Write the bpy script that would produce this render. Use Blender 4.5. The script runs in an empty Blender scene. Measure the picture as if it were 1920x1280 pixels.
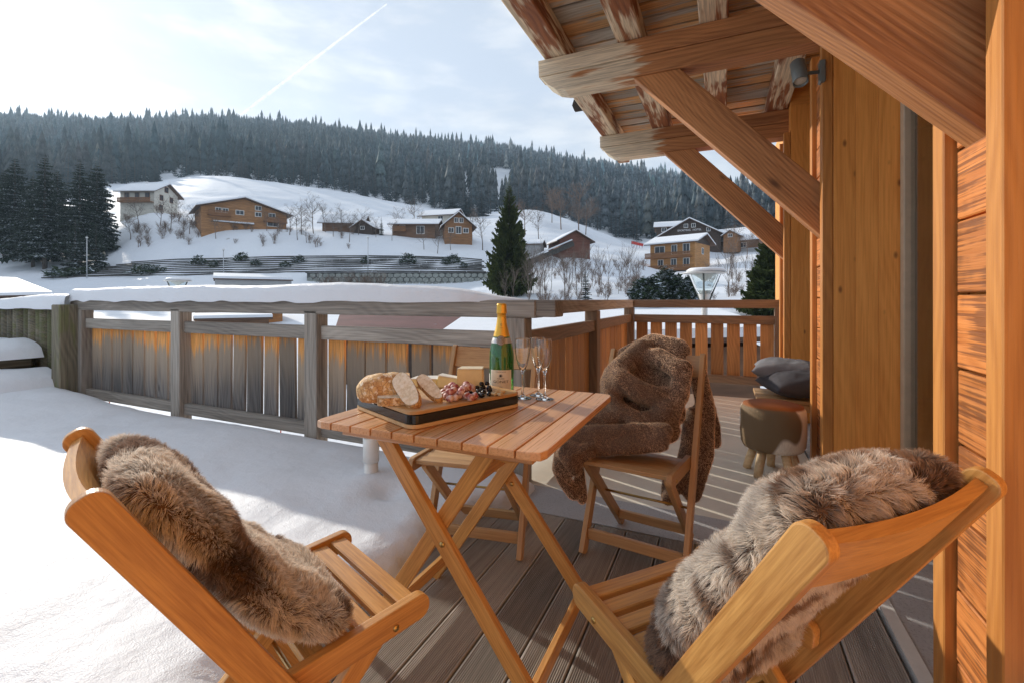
import bpy, bmesh, math, random
import numpy as np
from mathutils import Vector, Matrix, noise as mnoise

random.seed(7); rng = np.random.default_rng(7)
sc = bpy.context.scene
R = math.radians

# ---------------------------------------------------------------- camera
F, CX, HY, H, YAW = 866.0, 960.0, 562.0, 1.08, 24.5     # focal (px), centre, horizon row, eye height, yaw
cam_d = bpy.data.cameras.new('camera'); cam = bpy.data.objects.new('camera', cam_d)
sc.collection.objects.link(cam); sc.camera = cam
cam.location = (0, 0, H); cam.rotation_euler = (R(90), 0, R(YAW))
cam_d.sensor_width = 36; cam_d.lens = F / 1920 * 36
cam_d.shift_y = -(640 - HY) / 1920
cam_d.clip_start = 0.02; cam_d.clip_end = 30000
sc.cycles.max_bounces = 10; sc.cycles.diffuse_bounces = 6; sc.cycles.glossy_bounces = 3; sc.cycles.transmission_bounces = 8; sc.cycles.volume_bounces = 0
sc.render.resolution_x = 1024; sc.render.resolution_y = 682

# ---------------------------------------------------------------- sun and sky
SUN_AZ, SUN_EL = 69.8, 21.0            # degrees left of +Y, degrees above horizon
sdir = Vector((-math.sin(R(SUN_AZ)) * math.cos(R(SUN_EL)), math.cos(R(SUN_AZ)) * math.cos(R(SUN_EL)), math.sin(R(SUN_EL))))
sl = bpy.data.lights.new('sun', 'SUN'); sl.energy = 2.0; sl.angle = R(0.6); sl.color = (1.0, 0.92, 0.81)
so = bpy.data.objects.new('sun', sl); sc.collection.objects.link(so)
so.rotation_euler = (-sdir).to_track_quat('-Z', 'Y').to_euler()
so.location = sdir * 60

world = bpy.data.worlds.new('World'); sc.world = world; world.use_nodes = True
wt = world.node_tree; wt.nodes.clear()
def wn(t, **k):
    n = wt.nodes.new(t)
    for a, b in k.items(): setattr(n, a, b)
    return n
wo = wn('ShaderNodeOutputWorld'); wb = wn('ShaderNodeBackground'); wb.inputs[1].default_value = 0.15
sky = wn('ShaderNodeTexSky', sky_type='NISHITA', sun_disc=False, sun_elevation=R(SUN_EL), sun_rotation=R(-SUN_AZ),
         altitude=1000, air_density=1.0, dust_density=1.2, ozone_density=1.0)
wtc = wn('ShaderNodeTexCoord')
bw = wn('ShaderNodeRGBToBW'); wt.links.new(sky.outputs[0], bw.inputs[0])
cm = wn('ShaderNodeMix', data_type='RGBA', blend_type='MULTIPLY'); cm.inputs[0].default_value = 1.0
cg = wn('ShaderNodeCombineColor')
for i in range(3): wt.links.new(bw.outputs[0], cg.inputs[i])
wt.links.new(cg.outputs[0], cm.inputs[6]); cm.inputs[7].default_value = (.10, .10, .105, 1)
wmap = wn('ShaderNodeMapping'); wmap.inputs['Scale'].default_value = (1.0, 1.3, 4.0)
wt.links.new(wtc.outputs['Generated'], wmap.inputs[0])
wnz = wn('ShaderNodeTexNoise'); wnz.inputs['Scale'].default_value = 2.6; wnz.inputs['Detail'].default_value = 5
wnz.inputs['Distortion'].default_value = 0.5
wt.links.new(wmap.outputs[0], wnz.inputs['Vector'])
wr = wn('ShaderNodeMapRange'); wr.inputs[1].default_value = 0.36; wr.inputs[2].default_value = 0.68
wr.inputs[3].default_value = 0.955; wr.inputs[4].default_value = 1.0
wt.links.new(wnz.outputs[0], wr.inputs[0])
wmx = wn('ShaderNodeMix', data_type='RGBA')
wt.links.new(wr.outputs[0], wmx.inputs[0]); wt.links.new(sky.outputs[0], wmx.inputs[6])
veil = wn('ShaderNodeMix', data_type='RGBA', blend_type='ADD'); veil.inputs[0].default_value = 1.0      # thin high cloud of even brightness
wt.links.new(cm.outputs[2], veil.inputs[6]); 
wn2 = wn('ShaderNodeTexNoise'); wn2.inputs['Scale'].default_value = 3.4; wn2.inputs['Detail'].default_value = 6; wn2.inputs['Roughness'].default_value = .6; wt.links.new(wmap.outputs[0], wn2.inputs['Vector'])
wr2 = wn('ShaderNodeMapRange', interpolation_type='SMOOTHSTEP'); wr2.inputs[1].default_value = .42; wr2.inputs[2].default_value = .68; wt.links.new(wn2.outputs[0], wr2.inputs[0])
vc = wn('ShaderNodeMix', data_type='RGBA'); wt.links.new(wr2.outputs[0], vc.inputs[0]); vc.inputs[6].default_value = (1.40, 1.58, 1.88, 1); vc.inputs[7].default_value = (2.2, 2.23, 2.28, 1)
wt.links.new(vc.outputs[2], veil.inputs[7])
wt.links.new(veil.outputs[2], wmx.inputs[7])
wt.links.new(wmx.outputs[2], wb.inputs[0]); wt.links.new(wb.outputs[0], wo.inputs[0])

sc.view_settings.view_transform = 'Standard'; sc.view_settings.look = 'None'
sc.view_settings.exposure = 1.4; sc.view_settings.gamma = 1.0
sc.view_settings.use_curve_mapping = False

# ---------------------------------------------------------------- helpers
CY_, SY_ = math.cos(R(YAW)), math.sin(R(YAW))
def W(px, py, d):
    """world point seen at photo pixel (px, py) at depth d"""
    l = (px - CX) / F * d
    return Vector((l * CY_ - d * SY_, l * SY_ + d * CY_, H + (HY - py) / F * d))
def G(px, py, z):
    """world point seen at photo pixel on the height z"""
    return W(px, py, F * (H - z) / (py - HY))
def LD(lat, d, z): return Vector((lat * CY_ - d * SY_, lat * SY_ + d * CY_, z))

col = sc.collection
def link(o): col.objects.link(o); return o
def wm(o):
    m = o.matrix_basis
    return wm(o.parent) @ o.matrix_parent_inverse @ m if o.parent else m
def put(o, parent):
    if parent is not None:
        o.parent = parent; o.matrix_parent_inverse = wm(parent).inverted()
    return o
def tag(o, label, cat, group=None):
    o['label'] = label; o['category'] = cat
    if group: o['group'] = group
    return o
def struct(o): o['kind'] = 'structure'; return o
def stuff(o): o['kind'] = 'stuff'; return o
def thing(name, label, cat, loc=(0, 0, 0), rz=0.0, group=None):
    e = bpy.data.objects.new(name, None); link(e); e.empty_display_size = 0.1
    e.matrix_basis = Matrix.Translation(loc) @ Matrix.Rotation(rz, 4, 'Z')
    if label: tag(e, label, cat, group)
    return e
def mesh(name, verts, faces, mat=None, smooth=False):
    me = bpy.data.meshes.new(name); me.from_pydata([tuple(v) for v in verts], [], faces)
    if mat: me.materials.append(mat)
    if smooth: me.polygons.foreach_set('use_smooth', [True] * len(me.polygons))
    me.update(); return me
def obj(name, me, parent=None, M=None):
    o = bpy.data.objects.new(name, me); link(o)
    if M is not None: o.matrix_basis = M
    return put(o, parent)
def npmesh(name, V, Fc, mat=None, smooth=False, cols=None):
    """fast mesh from numpy vertices and same-size faces"""
    me = bpy.data.meshes.new(name); V = np.asarray(V, dtype=np.float32); Fc = np.asarray(Fc, dtype=np.int32)
    n = Fc.shape[1]
    me.vertices.add(len(V)); me.vertices.foreach_set('co', V.ravel())
    me.loops.add(Fc.size); me.loops.foreach_set('vertex_index', Fc.ravel())
    me.polygons.add(len(Fc)); me.polygons.foreach_set('loop_start', np.arange(0, Fc.size, n, dtype=np.int32))
    me.polygons.foreach_set('loop_total', np.full(len(Fc), n, dtype=np.int32))
    if smooth: me.polygons.foreach_set('use_smooth', np.ones(len(Fc), dtype=bool))
    if cols is not None:
        a = me.color_attributes.new('Col', 'FLOAT_COLOR', 'POINT')
        c = np.ones((len(V), 4), dtype=np.float32); c[:, :3] = cols
        a.data.foreach_set('color', c.ravel())
    me.update(calc_edges=True)
    if mat: me.materials.append(mat)
    return me
def dup(root, M=None, label=None):
    c = root.copy(); link(c)
    if M is not None: c.matrix_basis = M
    if label: c['label'] = label
    for ch in list(root.children):
        k = ch.copy(); link(k); k.parent = c; k.matrix_parent_inverse = ch.matrix_parent_inverse.copy()
        for g in list(ch.children):
            q = g.copy(); link(q); q.parent = k; q.matrix_parent_inverse = g.matrix_parent_inverse.copy()
    return c

_bc = {}
def box_mesh(L, w, h, b, mat):
    """bar along +X from 0..L, centred in y and z, chamfered"""
    key = (round(L, 4), round(w, 4), round(h, 4), round(b, 4), mat.name)
    if key in _bc: return _bc[key]
    b = min(b, L * .45, w * .45, h * .45)
    bm = bmesh.new(); vs = {}
    for sx in (0, 1):
        for sy in (-1, 1):
            for sz in (-1, 1):
                x = L if sx else 0.0; dx = -b if sx else b
                vs[sx, sy, sz, 0] = bm.verts.new((x, sy * (w / 2 - b), sz * (h / 2 - b)))
                vs[sx, sy, sz, 1] = bm.verts.new((x + dx, sy * w / 2, sz * (h / 2 - b)))
                vs[sx, sy, sz, 2] = bm.verts.new((x + dx, sy * (w / 2 - b), sz * h / 2))
    for sx in (0, 1): bm.faces.new([vs[sx, a, c, 0] for a, c in ((-1, -1), (1, -1), (1, 1), (-1, 1))])
    for sy in (-1, 1): bm.faces.new([vs[a, sy, c, 1] for a, c in ((0, -1), (1, -1), (1, 1), (0, 1))])
    for sz in (-1, 1): bm.faces.new([vs[a, c, sz, 2] for a, c in ((0, -1), (1, -1), (1, 1), (0, 1))])
    for sx in (0, 1):
        for sy in (-1, 1): bm.faces.new([vs[sx, sy, -1, 0], vs[sx, sy, -1, 1], vs[sx, sy, 1, 1], vs[sx, sy, 1, 0]])
        for sz in (-1, 1): bm.faces.new([vs[sx, -1, sz, 0], vs[sx, -1, sz, 2], vs[sx, 1, sz, 2], vs[sx, 1, sz, 0]])
    for sy in (-1, 1):
        for sz in (-1, 1): bm.faces.new([vs[0, sy, sz, 1], vs[0, sy, sz, 2], vs[1, sy, sz, 2], vs[1, sy, sz, 1]])
    for k in [(a, c, d) for a in (0, 1) for c in (-1, 1) for d in (-1, 1)]: bm.faces.new([vs[k + (i,)] for i in range(3)])
    bmesh.ops.recalc_face_normals(bm, faces=bm.faces)
    me = bpy.data.meshes.new('bar'); bm.to_mesh(me); bm.free(); me.materials.append(mat)
    _bc[key] = me; return me
def frame(p0, p1, up=(0, 0, 1)):
    p0 = Vector(p0); p1 = Vector(p1); x = (p1 - p0); L = x.length; x = x / L
    u = Vector(up)
    if abs(x.dot(u)) > 0.98: u = Vector((0, 1, 0)) if abs(x.y) < .9 else Vector((1, 0, 0))
    y = u.cross(x).normalized(); z = x.cross(y)
    M = Matrix((x, y, z)).transposed().to_4x4(); M.translation = p0
    return M, L
def bar(name, p0, p1, w, h, mat, parent=None, up=(0, 0, 1), b=0.003):
    """bar from p0 to p1; h measured along up, w across"""
    M, L = frame(p0, p1, up)
    return obj(name, box_mesh(L, w, h, b, mat), parent, M)
def post(name, x, y, z0, z1, wx, wy, mat, parent=None, b=0.003):
    return bar(name, (x, y, z0), (x, y, z1), wx, wy, mat, parent, up=(0, 1, 0), b=b)

def prism_mesh(name, pts, t, mat, bev=0.0):
    """2D outline (x, z) extruded in y by t, centred"""
    bm = bmesh.new()
    a = [bm.verts.new((x, -t / 2, z)) for x, z in pts]; c = [bm.verts.new((x, t / 2, z)) for x, z in pts]
    n = len(pts)
    bm.faces.new(a); bm.faces.new(c[::-1])
    for i in range(n): bm.faces.new([a[i], c[i], c[(i + 1) % n], a[(i + 1) % n]])
    bmesh.ops.recalc_face_normals(bm, faces=bm.faces)
    if bev > 0:
        es = [e for e in bm.edges if abs(e.verts[0].co.y - e.verts[1].co.y) < 1e-6]
        bmesh.ops.bevel(bm, geom=es, offset=bev, segments=2, profile=0.6, affect='EDGES')
    me = bpy.data.meshes.new(name); bm.to_mesh(me); bm.free(); me.materials.append(mat); return me
def lathe_mesh(name, prof, n, mat, smooth=True):
    V = []; Fc = []
    for r, z in prof:
        for k in range(n):
            a = 2 * math.pi * k / n; V.append((r * math.cos(a), r * math.sin(a), z))
    for i in range(len(prof) - 1):
        for k in range(n):
            Fc.append((i * n + k, i * n + (k + 1) % n, (i + 1) * n + (k + 1) % n, (i + 1) * n + k))
    me = mesh(name, V, Fc, mat, smooth)
    return me
def tube_geo(path, rad, n=6, cap=True):
    """returns verts, faces for a tube along a path"""
    V = []; Fc = []; m = len(path); P = [Vector(p) for p in path]
    ref = Vector((0.3, 0.2, 1)).normalized()
    for i, p in enumerate(P):
        t = (P[min(i + 1, m - 1)] - P[max(i - 1, 0)]).normalized()
        r = ref if abs(t.dot(ref)) < .95 else Vector((1, 0, 0))
        u = t.cross(r).normalized(); v = t.cross(u)
        rr = rad[i] if hasattr(rad, '__len__') else rad
        for k in range(n):
            a = 2 * math.pi * k / n; V.append(p + (u * math.cos(a) + v * math.sin(a)) * rr)
    for i in range(m - 1):
        for k in range(n):
            Fc.append((i * n + k, i * n + (k + 1) % n, (i + 1) * n + (k + 1) % n, (i + 1) * n + k))
    if cap: Fc.append(tuple(range(n))[::-1]); Fc.append(tuple((m - 1) * n + k for k in range(n)))
    return V, Fc
def tube(name, path, rad, mat, parent=None, n=8):
    V, Fc = tube_geo(path, rad, n); return obj(name, mesh(name, V, Fc, mat, True), parent)

# ---- vectorised value noise for numpy
def _hash(ix, iy, s):
    h = (ix * 374761393 + iy * 668265263 + s * 974634277) & 0x7fffffff
    h = ((h ^ (h >> 13)) * 1274126177) & 0x7fffffff
    return ((h ^ (h >> 16)) & 0xffff) / 65535.0
def vnoise(x, y, s=0):
    x = np.asarray(x, float); y = np.asarray(y, float)
    ix = np.floor(x).astype(np.int64); iy = np.floor(y).astype(np.int64)
    fx = x - ix; fy = y - iy; fx = fx * fx * (3 - 2 * fx); fy = fy * fy * (3 - 2 * fy)
    a = _hash(ix, iy, s); b = _hash(ix + 1, iy, s); c = _hash(ix, iy + 1, s); d = _hash(ix + 1, iy + 1, s)
    return (a * (1 - fx) + b * fx) * (1 - fy) + (c * (1 - fx) + d * fx) * fy
def fbm(x, y, o=4, s=0):
    t = 0; a = .5
    for i in range(o): t = t + a * vnoise(np.asarray(x) * 2 ** i, np.asarray(y) * 2 ** i, s + i * 17); a *= .5
    return t
def sstep(a, b, x):
    t = np.clip((np.asarray(x, float) - a) / (b - a), 0, 1); return t * t * (3 - 2 * t)
def grid_faces(nu, nv):
    i = np.arange(nu - 1)[:, None] * nv + np.arange(nv - 1)[None, :]
    return np.stack([i, i + nv, i + nv + 1, i + 1], -1).reshape(-1, 4)

# ---------------------------------------------------------------- materials
class NT:
    def __init__(s, name):
        s.m = bpy.data.materials.new(name); s.m.use_nodes = True; s.t = s.m.node_tree
        s.b = s.t.nodes['Principled BSDF']; s.out = s.t.nodes['Material Output']
    def n(s, t, ins=None, **k):
        q = s.t.nodes.new(t)
        for a, b in k.items(): setattr(q, a, b)
        for a, b in (ins or {}).items():
            if hasattr(b, 'is_linked') or isinstance(b, bpy.types.NodeSocket): s.t.links.new(b, q.inputs[a])
            else: q.inputs[a].default_value = b
        return q
    def l(s, a, b): s.t.links.new(a, b)
    def mixc(s, f, a, b, bt='MIX'):
        q = s.n('ShaderNodeMix', data_type='RGBA', blend_type=bt)
        for i, v in ((0, f), (6, a), (7, b)):
            if isinstance(v, bpy.types.NodeSocket): s.l(v, q.inputs[i])
            else: q.inputs[i].default_value = (tuple(v) + (1,))[:4] if hasattr(v, '__len__') else v
        return q.outputs[2]
    def math(s, op, a, b=0.0, clamp=False):
        q = s.n('ShaderNodeMath', operation=op, use_clamp=clamp)
        for i, v in ((0, a), (1, b)):
            if isinstance(v, bpy.types.NodeSocket): s.l(v, q.inputs[i])
            else: q.inputs[i].default_value = v
        return q.outputs[0]
    def rng(s, v, a, b, c=0.0, d=1.0, smooth=True):
        q = s.n('ShaderNodeMapRange', interpolation_type='SMOOTHSTEP' if smooth else 'LINEAR')
        s.l(v, q.inputs[0])
        for i, x in enumerate((a, b, c, d)): q.inputs[i + 1].default_value = x
        return q.outputs[0]
    def noise(s, vec, scale, detail=4, rough=.55, dist=0.0):
        q = s.n('ShaderNodeTexNoise', {'Scale': scale, 'Detail': detail, 'Roughness': rough, 'Distortion': dist})
        if vec is not None: s.l(vec, q.inputs['Vector'])
        return q.outputs[0]
    def objco(s, rnd=True):
        tc = s.n('ShaderNodeTexCoord'); v = tc.outputs['Object']
        if rnd:
            oi = s.n('ShaderNodeObjectInfo')
            mu = s.n('ShaderNodeVectorMath', operation='SCALE'); mu.inputs[0].default_value = (7.3, 3.1, 5.7); s.l(s.math('MULTIPLY', oi.outputs['Random'], 9.0), mu.inputs['Scale'])
            ad = s.n('ShaderNodeVectorMath', operation='ADD'); s.l(v, ad.inputs[0]); s.l(mu.outputs[0], ad.inputs[1])
            return ad.outputs[0], v, oi.outputs['Random']
        return v, v, None
    def scale(s, v, sx, sy, sz):
        q = s.n('ShaderNodeVectorMath', operation='MULTIPLY'); s.l(v, q.inputs[0]); q.inputs[1].default_value = (sx, sy, sz); return q.outputs[0]
    def bump(s, h, strength, dist):
        q = s.n('ShaderNodeBump', {'Strength': strength, 'Distance': dist}); s.l(h, q.inputs['Height']); s.l(q.outputs[0], s.b.inputs['Normal'])
    def set(s, col=None, rough=None, **k):
        if col is not None:
            if isinstance(col, bpy.types.NodeSocket): s.l(col, s.b.inputs['Base Color'])
            else: s.b.inputs['Base Color'].default_value = (tuple(col) + (1,))[:4]
        if rough is not None:
            if isinstance(rough, bpy.types.NodeSocket): s.l(rough, s.b.inputs['Roughness'])
            else: s.b.inputs['Roughness'].default_value = rough
        for a, b in k.items(): s.b.inputs[a.replace('_', ' ')].default_value = b
        return s.m

def plain(name, c, rough=.6, var=.12, scale=20, bump=0.0, **k):
    m = NT(name); v, _, r = m.objco()
    nz = m.noise(v, scale, 3)
    cc = m.mixc(m.rng(nz, .3, .7), tuple(x * (1 - var) for x in c), tuple(min(1, x * (1 + var)) for x in c))
    if bump: m.bump(nz, bump, .01)
    return m.set(cc, rough, **k)

def wood(name, light, dark, knot=(.10, .035, .012), rough=.5, bump=.25, gx=1.0, ring=1.0, var=.18, knots=.5, spec=.5, coat=0.0,
         top=None, topL=1.0, toplen=.3, patch=None, patch_amt=.5, fade=None, burnt=False, rs=.10, bs=.4, ks=(3.2, 8, 8), gs=105):
    """wood with grain running along local X"""
    m = NT(name); v, v0, rnd = m.objco()
    warp = m.noise(m.scale(v, 1.1, 3, 3), 1.0, 1)
    g1 = m.noise(m.scale(v, 2.8 * gx, gs, gs), 1.0, 3, .7, .2)
    ringv = m.n('ShaderNodeVectorMath', operation='ADD'); m.l(m.scale(v, .55 * ring, 7 * ring, 7 * ring), ringv.inputs[0])
    wv = m.n('ShaderNodeCombineXYZ'); m.l(m.math('MULTIPLY', warp, 1.6), wv.inputs[1]); m.l(m.math('MULTIPLY', warp, 1.1), wv.inputs[2])
    m.l(wv.outputs[0], ringv.inputs[1])
    wav = m.n('ShaderNodeTexWave', {'Scale': 2.2, 'Distortion': 0.6, 'Detail': 1.0, 'Detail Scale': 1.0}, wave_type='BANDS', bands_direction='DIAGONAL')
    m.l(ringv.outputs[0], wav.inputs['Vector'])
    big = m.noise(m.scale(v, .9, 9, 9), 1.0, 2)
    g2 = m.noise(m.scale(v, 5 * gx, 190, 190), 1.0, 1)
    f = m.math('ADD', m.math('MULTIPLY', g1, .5), m.math('MULTIPLY', wav.outputs[0], rs))
    f = m.math('ADD', f, m.math('MULTIPLY', g2, .16))
    f = m.math('ADD', f, m.math('MULTIPLY', big, bs))
    cc = m.mixc(m.rng(f, .33 + rs * .3 + (bs - .4) * .5, .72 + rs * .6 + (bs - .4) * .5), dark, light)
    if knots:
        vo = m.n('ShaderNodeTexVoronoi', {'Scale': 1.0, 'Randomness': 1.0}, feature='F1'); m.l(m.scale(v, *ks), vo.inputs['Vector'])
        kk = m.rng(vo.outputs['Distance'], .03, .17, 1, 0)
        sel = m.n('ShaderNodeSeparateColor'); m.l(vo.outputs['Color'], sel.inputs[0])
        on = m.rng(sel.outputs[0], 1 - knots * .5, 1 - knots * .5 + .02)
        cc = m.mixc(m.math('MULTIPLY', kk, m.math('MULTIPLY', on, .85)), cc, knot)
    if burnt:
        st = m.noise(m.scale(v, 3.0, 20, 150), 1.0, 2, .55, 0)
        pz = m.noise(m.scale(v, 9, 7, 7), 1.0, 2)
        st = m.rng(m.math('ADD', m.math('MULTIPLY', st, .75), m.math('MULTIPLY', pz, .55)), .60, .74)
        cc = m.mixc(m.math('MULTIPLY', st, .66), cc, (.09, .028, .011))
    if patch:
        pn = m.noise(m.scale(v, 2.3, 22, 22), 1.0, 3, .65, .2)
        pl = m.noise(m.scale(v, 1.4, 3.5, 3.5), 1.0, 2)
        pv_ = m.math('ADD', m.math('MULTIPLY', pn, .45), m.math('MULTIPLY', pl, .55))
        if fade:
            sx = m.n('ShaderNodeSeparateXYZ'); m.l(v0, sx.inputs[0]); pv_ = m.math('ADD', pv_, m.rng(sx.outputs[0], fade[0], fade[1], .10, -.22))
        pf = m.rng(pv_, .5 - .05 + (0.5 - patch_amt) * .3, .5 + .03 + (0.5 - patch_amt) * .3)
        pc = m.mixc(m.rng(g1, .3, .7), tuple(x * .65 for x in patch), tuple(min(1, x * 1.25) for x in patch))
        cc = m.mixc(pf, cc, pc)
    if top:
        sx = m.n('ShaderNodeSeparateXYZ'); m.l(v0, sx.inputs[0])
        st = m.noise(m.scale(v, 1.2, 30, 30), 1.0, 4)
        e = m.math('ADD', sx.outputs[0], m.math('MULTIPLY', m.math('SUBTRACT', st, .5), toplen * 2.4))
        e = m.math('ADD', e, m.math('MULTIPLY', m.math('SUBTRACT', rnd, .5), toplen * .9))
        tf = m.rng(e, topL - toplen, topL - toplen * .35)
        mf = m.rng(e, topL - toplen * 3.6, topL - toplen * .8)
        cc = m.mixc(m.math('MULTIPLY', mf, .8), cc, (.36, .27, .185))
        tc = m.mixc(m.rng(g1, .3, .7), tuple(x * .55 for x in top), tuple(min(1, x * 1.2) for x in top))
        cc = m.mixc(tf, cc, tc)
    val = m.n('ShaderNodeHueSaturation'); m.l(cc, val.inputs['Color'])
    m.l(m.math('ADD', m.math('MULTIPLY', rnd, var * 2), 1 - var), val.inputs['Value'])
    m.bump(m.math('ADD', g1, m.math('MULTIPLY', wav.outputs[0], .3)), bump, .004)
    r = m.rng(g1, .2, .8, max(.05, rough - .08), min(1, rough + .12))
    return m.set(val.outputs[0], r, Specular_IOR_Level=spec, Coat_Weight=coat, Coat_Roughness=.25)

def snow_mat(name, fine=1.0, tint=(.76, .78, .815), dirt=0.0):
    m = NT(name); tc = m.n('ShaderNodeTexCoord'); v = tc.outputs['Object']
    a = m.noise(v, 2.2 * fine, 3, .6); b = m.noise(v, 34 * fine, 3, .7); c = m.noise(v, 240 * fine, 1, .6)
    h = m.math('ADD', m.math('MULTIPLY', a, 1.0), m.math('ADD', m.math('MULTIPLY', b, .13), m.math('MULTIPLY', c, .07)))
    m.bump(h, .5, .06 / fine)
    cc = m.mixc(m.rng(a, .3, .7), tuple(x * .97 for x in tint), tint)
    if dirt:
        dn = m.noise(v, .35, 8, .7); dd = m.rng(dn, .66, .72)
        cc = m.mixc(m.math('MULTIPLY', dd, dirt), cc, (.09, .07, .05))
    return m.set(cc, .55, Specular_IOR_Level=.35, Sheen_Weight=.1)

M_teak = wood('honey_teak', (.72, .385, .11), (.40, .175, .042), rough=.42, bump=.1, knots=.0, var=.08, coat=.2, rs=.03, bs=.3, gx=2.5, gs=190)
M_teak2 = wood('pale_teak', (.57, .35, .16), (.38, .20, .08), rough=.5, bump=.12, knots=.12, var=.12, coat=.1, rs=.04, gs=150)
M_table = wood('varnished_table', (.76, .42, .19), (.52, .245, .09), rough=.3, bump=.06, knots=0, var=.14, coat=.35, rs=.03, gs=160)
M_panel = wood('knotty_panel', (.95, .435, .105), (.70, .265, .05), knot=(.24, .08, .02), rough=.5, bump=.12, knots=1.0, var=.10, rs=.06, ks=(6, 13, 1.2))
M_brace = wood('stained_beam', (.62, .285, .105), (.27, .10, .032), knot=(.08, .028, .01), rough=.5, bump=.35, knots=.9, var=.1, ring=2.2, rs=.1, ks=(2.4, .6, 6))
M_batten = wood('orange_batten', (.66, .285, .07), (.46, .175, .038), rough=.45, bump=.2, knots=.3, var=.12, rs=.12)
M_burnt = wood('burnt_plank', (.70, .26, .065), (.48, .155, .034), rough=.5, bump=.5, knots=.1, var=.15, burnt=True)
M_peel = wood('peeling_rafter', (.36, .135, .05), (.17, .055, .022), rough=.7, bump=.35, knots=.2, var=.12, patch=(.70, .58, .41), patch_amt=.5)
M_outr = wood('peeling_outrigger', (.56, .26, .10), (.26, .105, .038), rough=.65, bump=.4, knots=.3, var=.08, patch=(.68, .58, .42), patch_amt=.5, fade=(-.85, -.2))
M_roofb = wood('roof_underside_board', (.52, .46, .38), (.28, .24, .19), rough=.75, bump=.35, knots=.2, var=.25, patch=(.58, .32, .13), patch_amt=.5)
M_grey = wood('weathered_grey_wood', (.43, .385, .33), (.15, .13, .11), knot=(.07, .06, .05), rough=.8, bump=.5, knots=.35, var=.22, gx=.8, rs=.05)
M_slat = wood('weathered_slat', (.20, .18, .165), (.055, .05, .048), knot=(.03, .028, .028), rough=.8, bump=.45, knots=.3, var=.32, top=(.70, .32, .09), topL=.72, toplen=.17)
M_slatb = wood('brown_slat', (.62, .33, .125), (.32, .15, .055), rough=.6, bump=.3, knots=.35, var=.28)
M_railb = wood('brown_rail', (.33, .225, .145), (.17, .11, .07), rough=.65, bump=.4, knots=.25, var=.14)
M_deck = wood('grooved_deck_wood', (.43, .395, .35), (.22, .195, .168), rough=.7, bump=.2, knots=.12, var=.2, rs=.04)
M_mossy = wood('mossy_log', (.22, .19, .13), (.075, .068, .05), rough=.85, bump=.7, knots=.2, var=.25, patch=(.13, .13, .06), patch_amt=.4)
M_snow = snow_mat('fresh_snow', 1.0)
M_snowfar = snow_mat('hill_snow', .05, (.84, .87, .92), dirt=.0)
M_dark = plain('dark_timber', (.035, .03, .026), .85)
M_brass = plain('brass', (.55, .38, .14), .3, .05, Metallic=1.0)
M_steel = plain('galvanised_steel', (.5, .51, .52), .35, .08, Metallic=1.0)
M_black = plain('black_hole', (.01, .01, .01), .9)
# ================================================================ TERRACE SETTING
# ---- deck of grooved boards running away along +Y
deck = struct(obj('deck', mesh('deck', [(-1.6, -1.2, -.06), (.5, -1.2, -.06), (.5, 2.2, -.06), (-1.6, 2.2, -.06),
                                       (-1.6, -1.2, -.2), (.5, -1.2, -.2), (.5, 2.2, -.2), (-1.6, 2.2, -.2)],
                                      [(0, 1, 2, 3), (7, 6, 5, 4), (0, 4, 5, 1), (1, 5, 6, 2), (2, 6, 7, 3), (3, 7, 4, 0)], M_dark)))
def groove_board(L, w, t, n=20):
    pr = [(-w / 2, -t), (-w / 2, -.003), (-w / 2 + .003, 0)]
    p = (w - .012) / n
    for i in range(n):
        x0 = -w / 2 + .006 + i * p
        pr += [(x0 + p * .12, 0), (x0 + p * .26, -.0038), (x0 + p * .56, -.0038), (x0 + p * .70, 0)]
    pr += [(w / 2 - .003, 0), (w / 2, -.003), (w / 2, -t)]
    V = [(0, a, b) for a, b in pr] + [(L, a, b) for a, b in pr]; n_ = len(pr)
    Fc = [(i, i + 1, n_ + i + 1, n_ + i) for i in range(n_ - 1)] + [tuple(range(n_))[::-1], tuple(range(n_, 2 * n_))]
    return mesh('deck_board', V, Fc, M_deck)
gb = groove_board(3.36, .1435, .028)
for k in range(13):
    x = -.86 + .15 * (k - 2) + .075
    if x > .5: break
    dz = random.uniform(-.0012, .0012)
    obj('deck_board', gb, deck, Matrix.Translation((x, -1.16 + random.uniform(-.004, .004), dz)) @ Matrix.Rotation(R(90), 4, 'Z'))
# ---- concrete floor, aggregate strip, threshold
def concrete(name, c, sp, scale=90, amt=.35, bump=.3):
    m = NT(name); tc = m.n('ShaderNodeTexCoord'); v = tc.outputs['Object']
    big = m.noise(v, 2.0, 6, .6); fine = m.noise(v, scale, 3, .7)
    cc = m.mixc(m.rng(big, .3, .7), tuple(x * .82 for x in c), c)
    cc = m.mixc(m.math('MULTIPLY', m.rng(fine, .52, .68), amt), cc, sp)
    m.bump(fine, bump, .004); return m.set(cc, .7)
M_conc = concrete('beige_concrete', (.76, .71, .60), (.55, .51, .43), 60, .25, .15)
M_agg = concrete('grey_aggregate', (.46, .46, .47), (.2, .2, .21), 140, .7, .6)
def slab(name, x0, x1, y0, y1, z0, z1, mat, parent=None):
    V = [(x0, y0, z1), (x1, y0, z1), (x1, y1, z1), (x0, y1, z1), (x0, y0, z0), (x1, y0, z0), (x1, y1, z0), (x0, y1, z0)]
    return obj(name, mesh(name, V, [(0, 1, 2, 3), (7, 6, 5, 4), (0, 4, 5, 1), (1, 5, 6, 2), (2, 6, 7, 3), (3, 7, 4, 0)], mat), parent)
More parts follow.
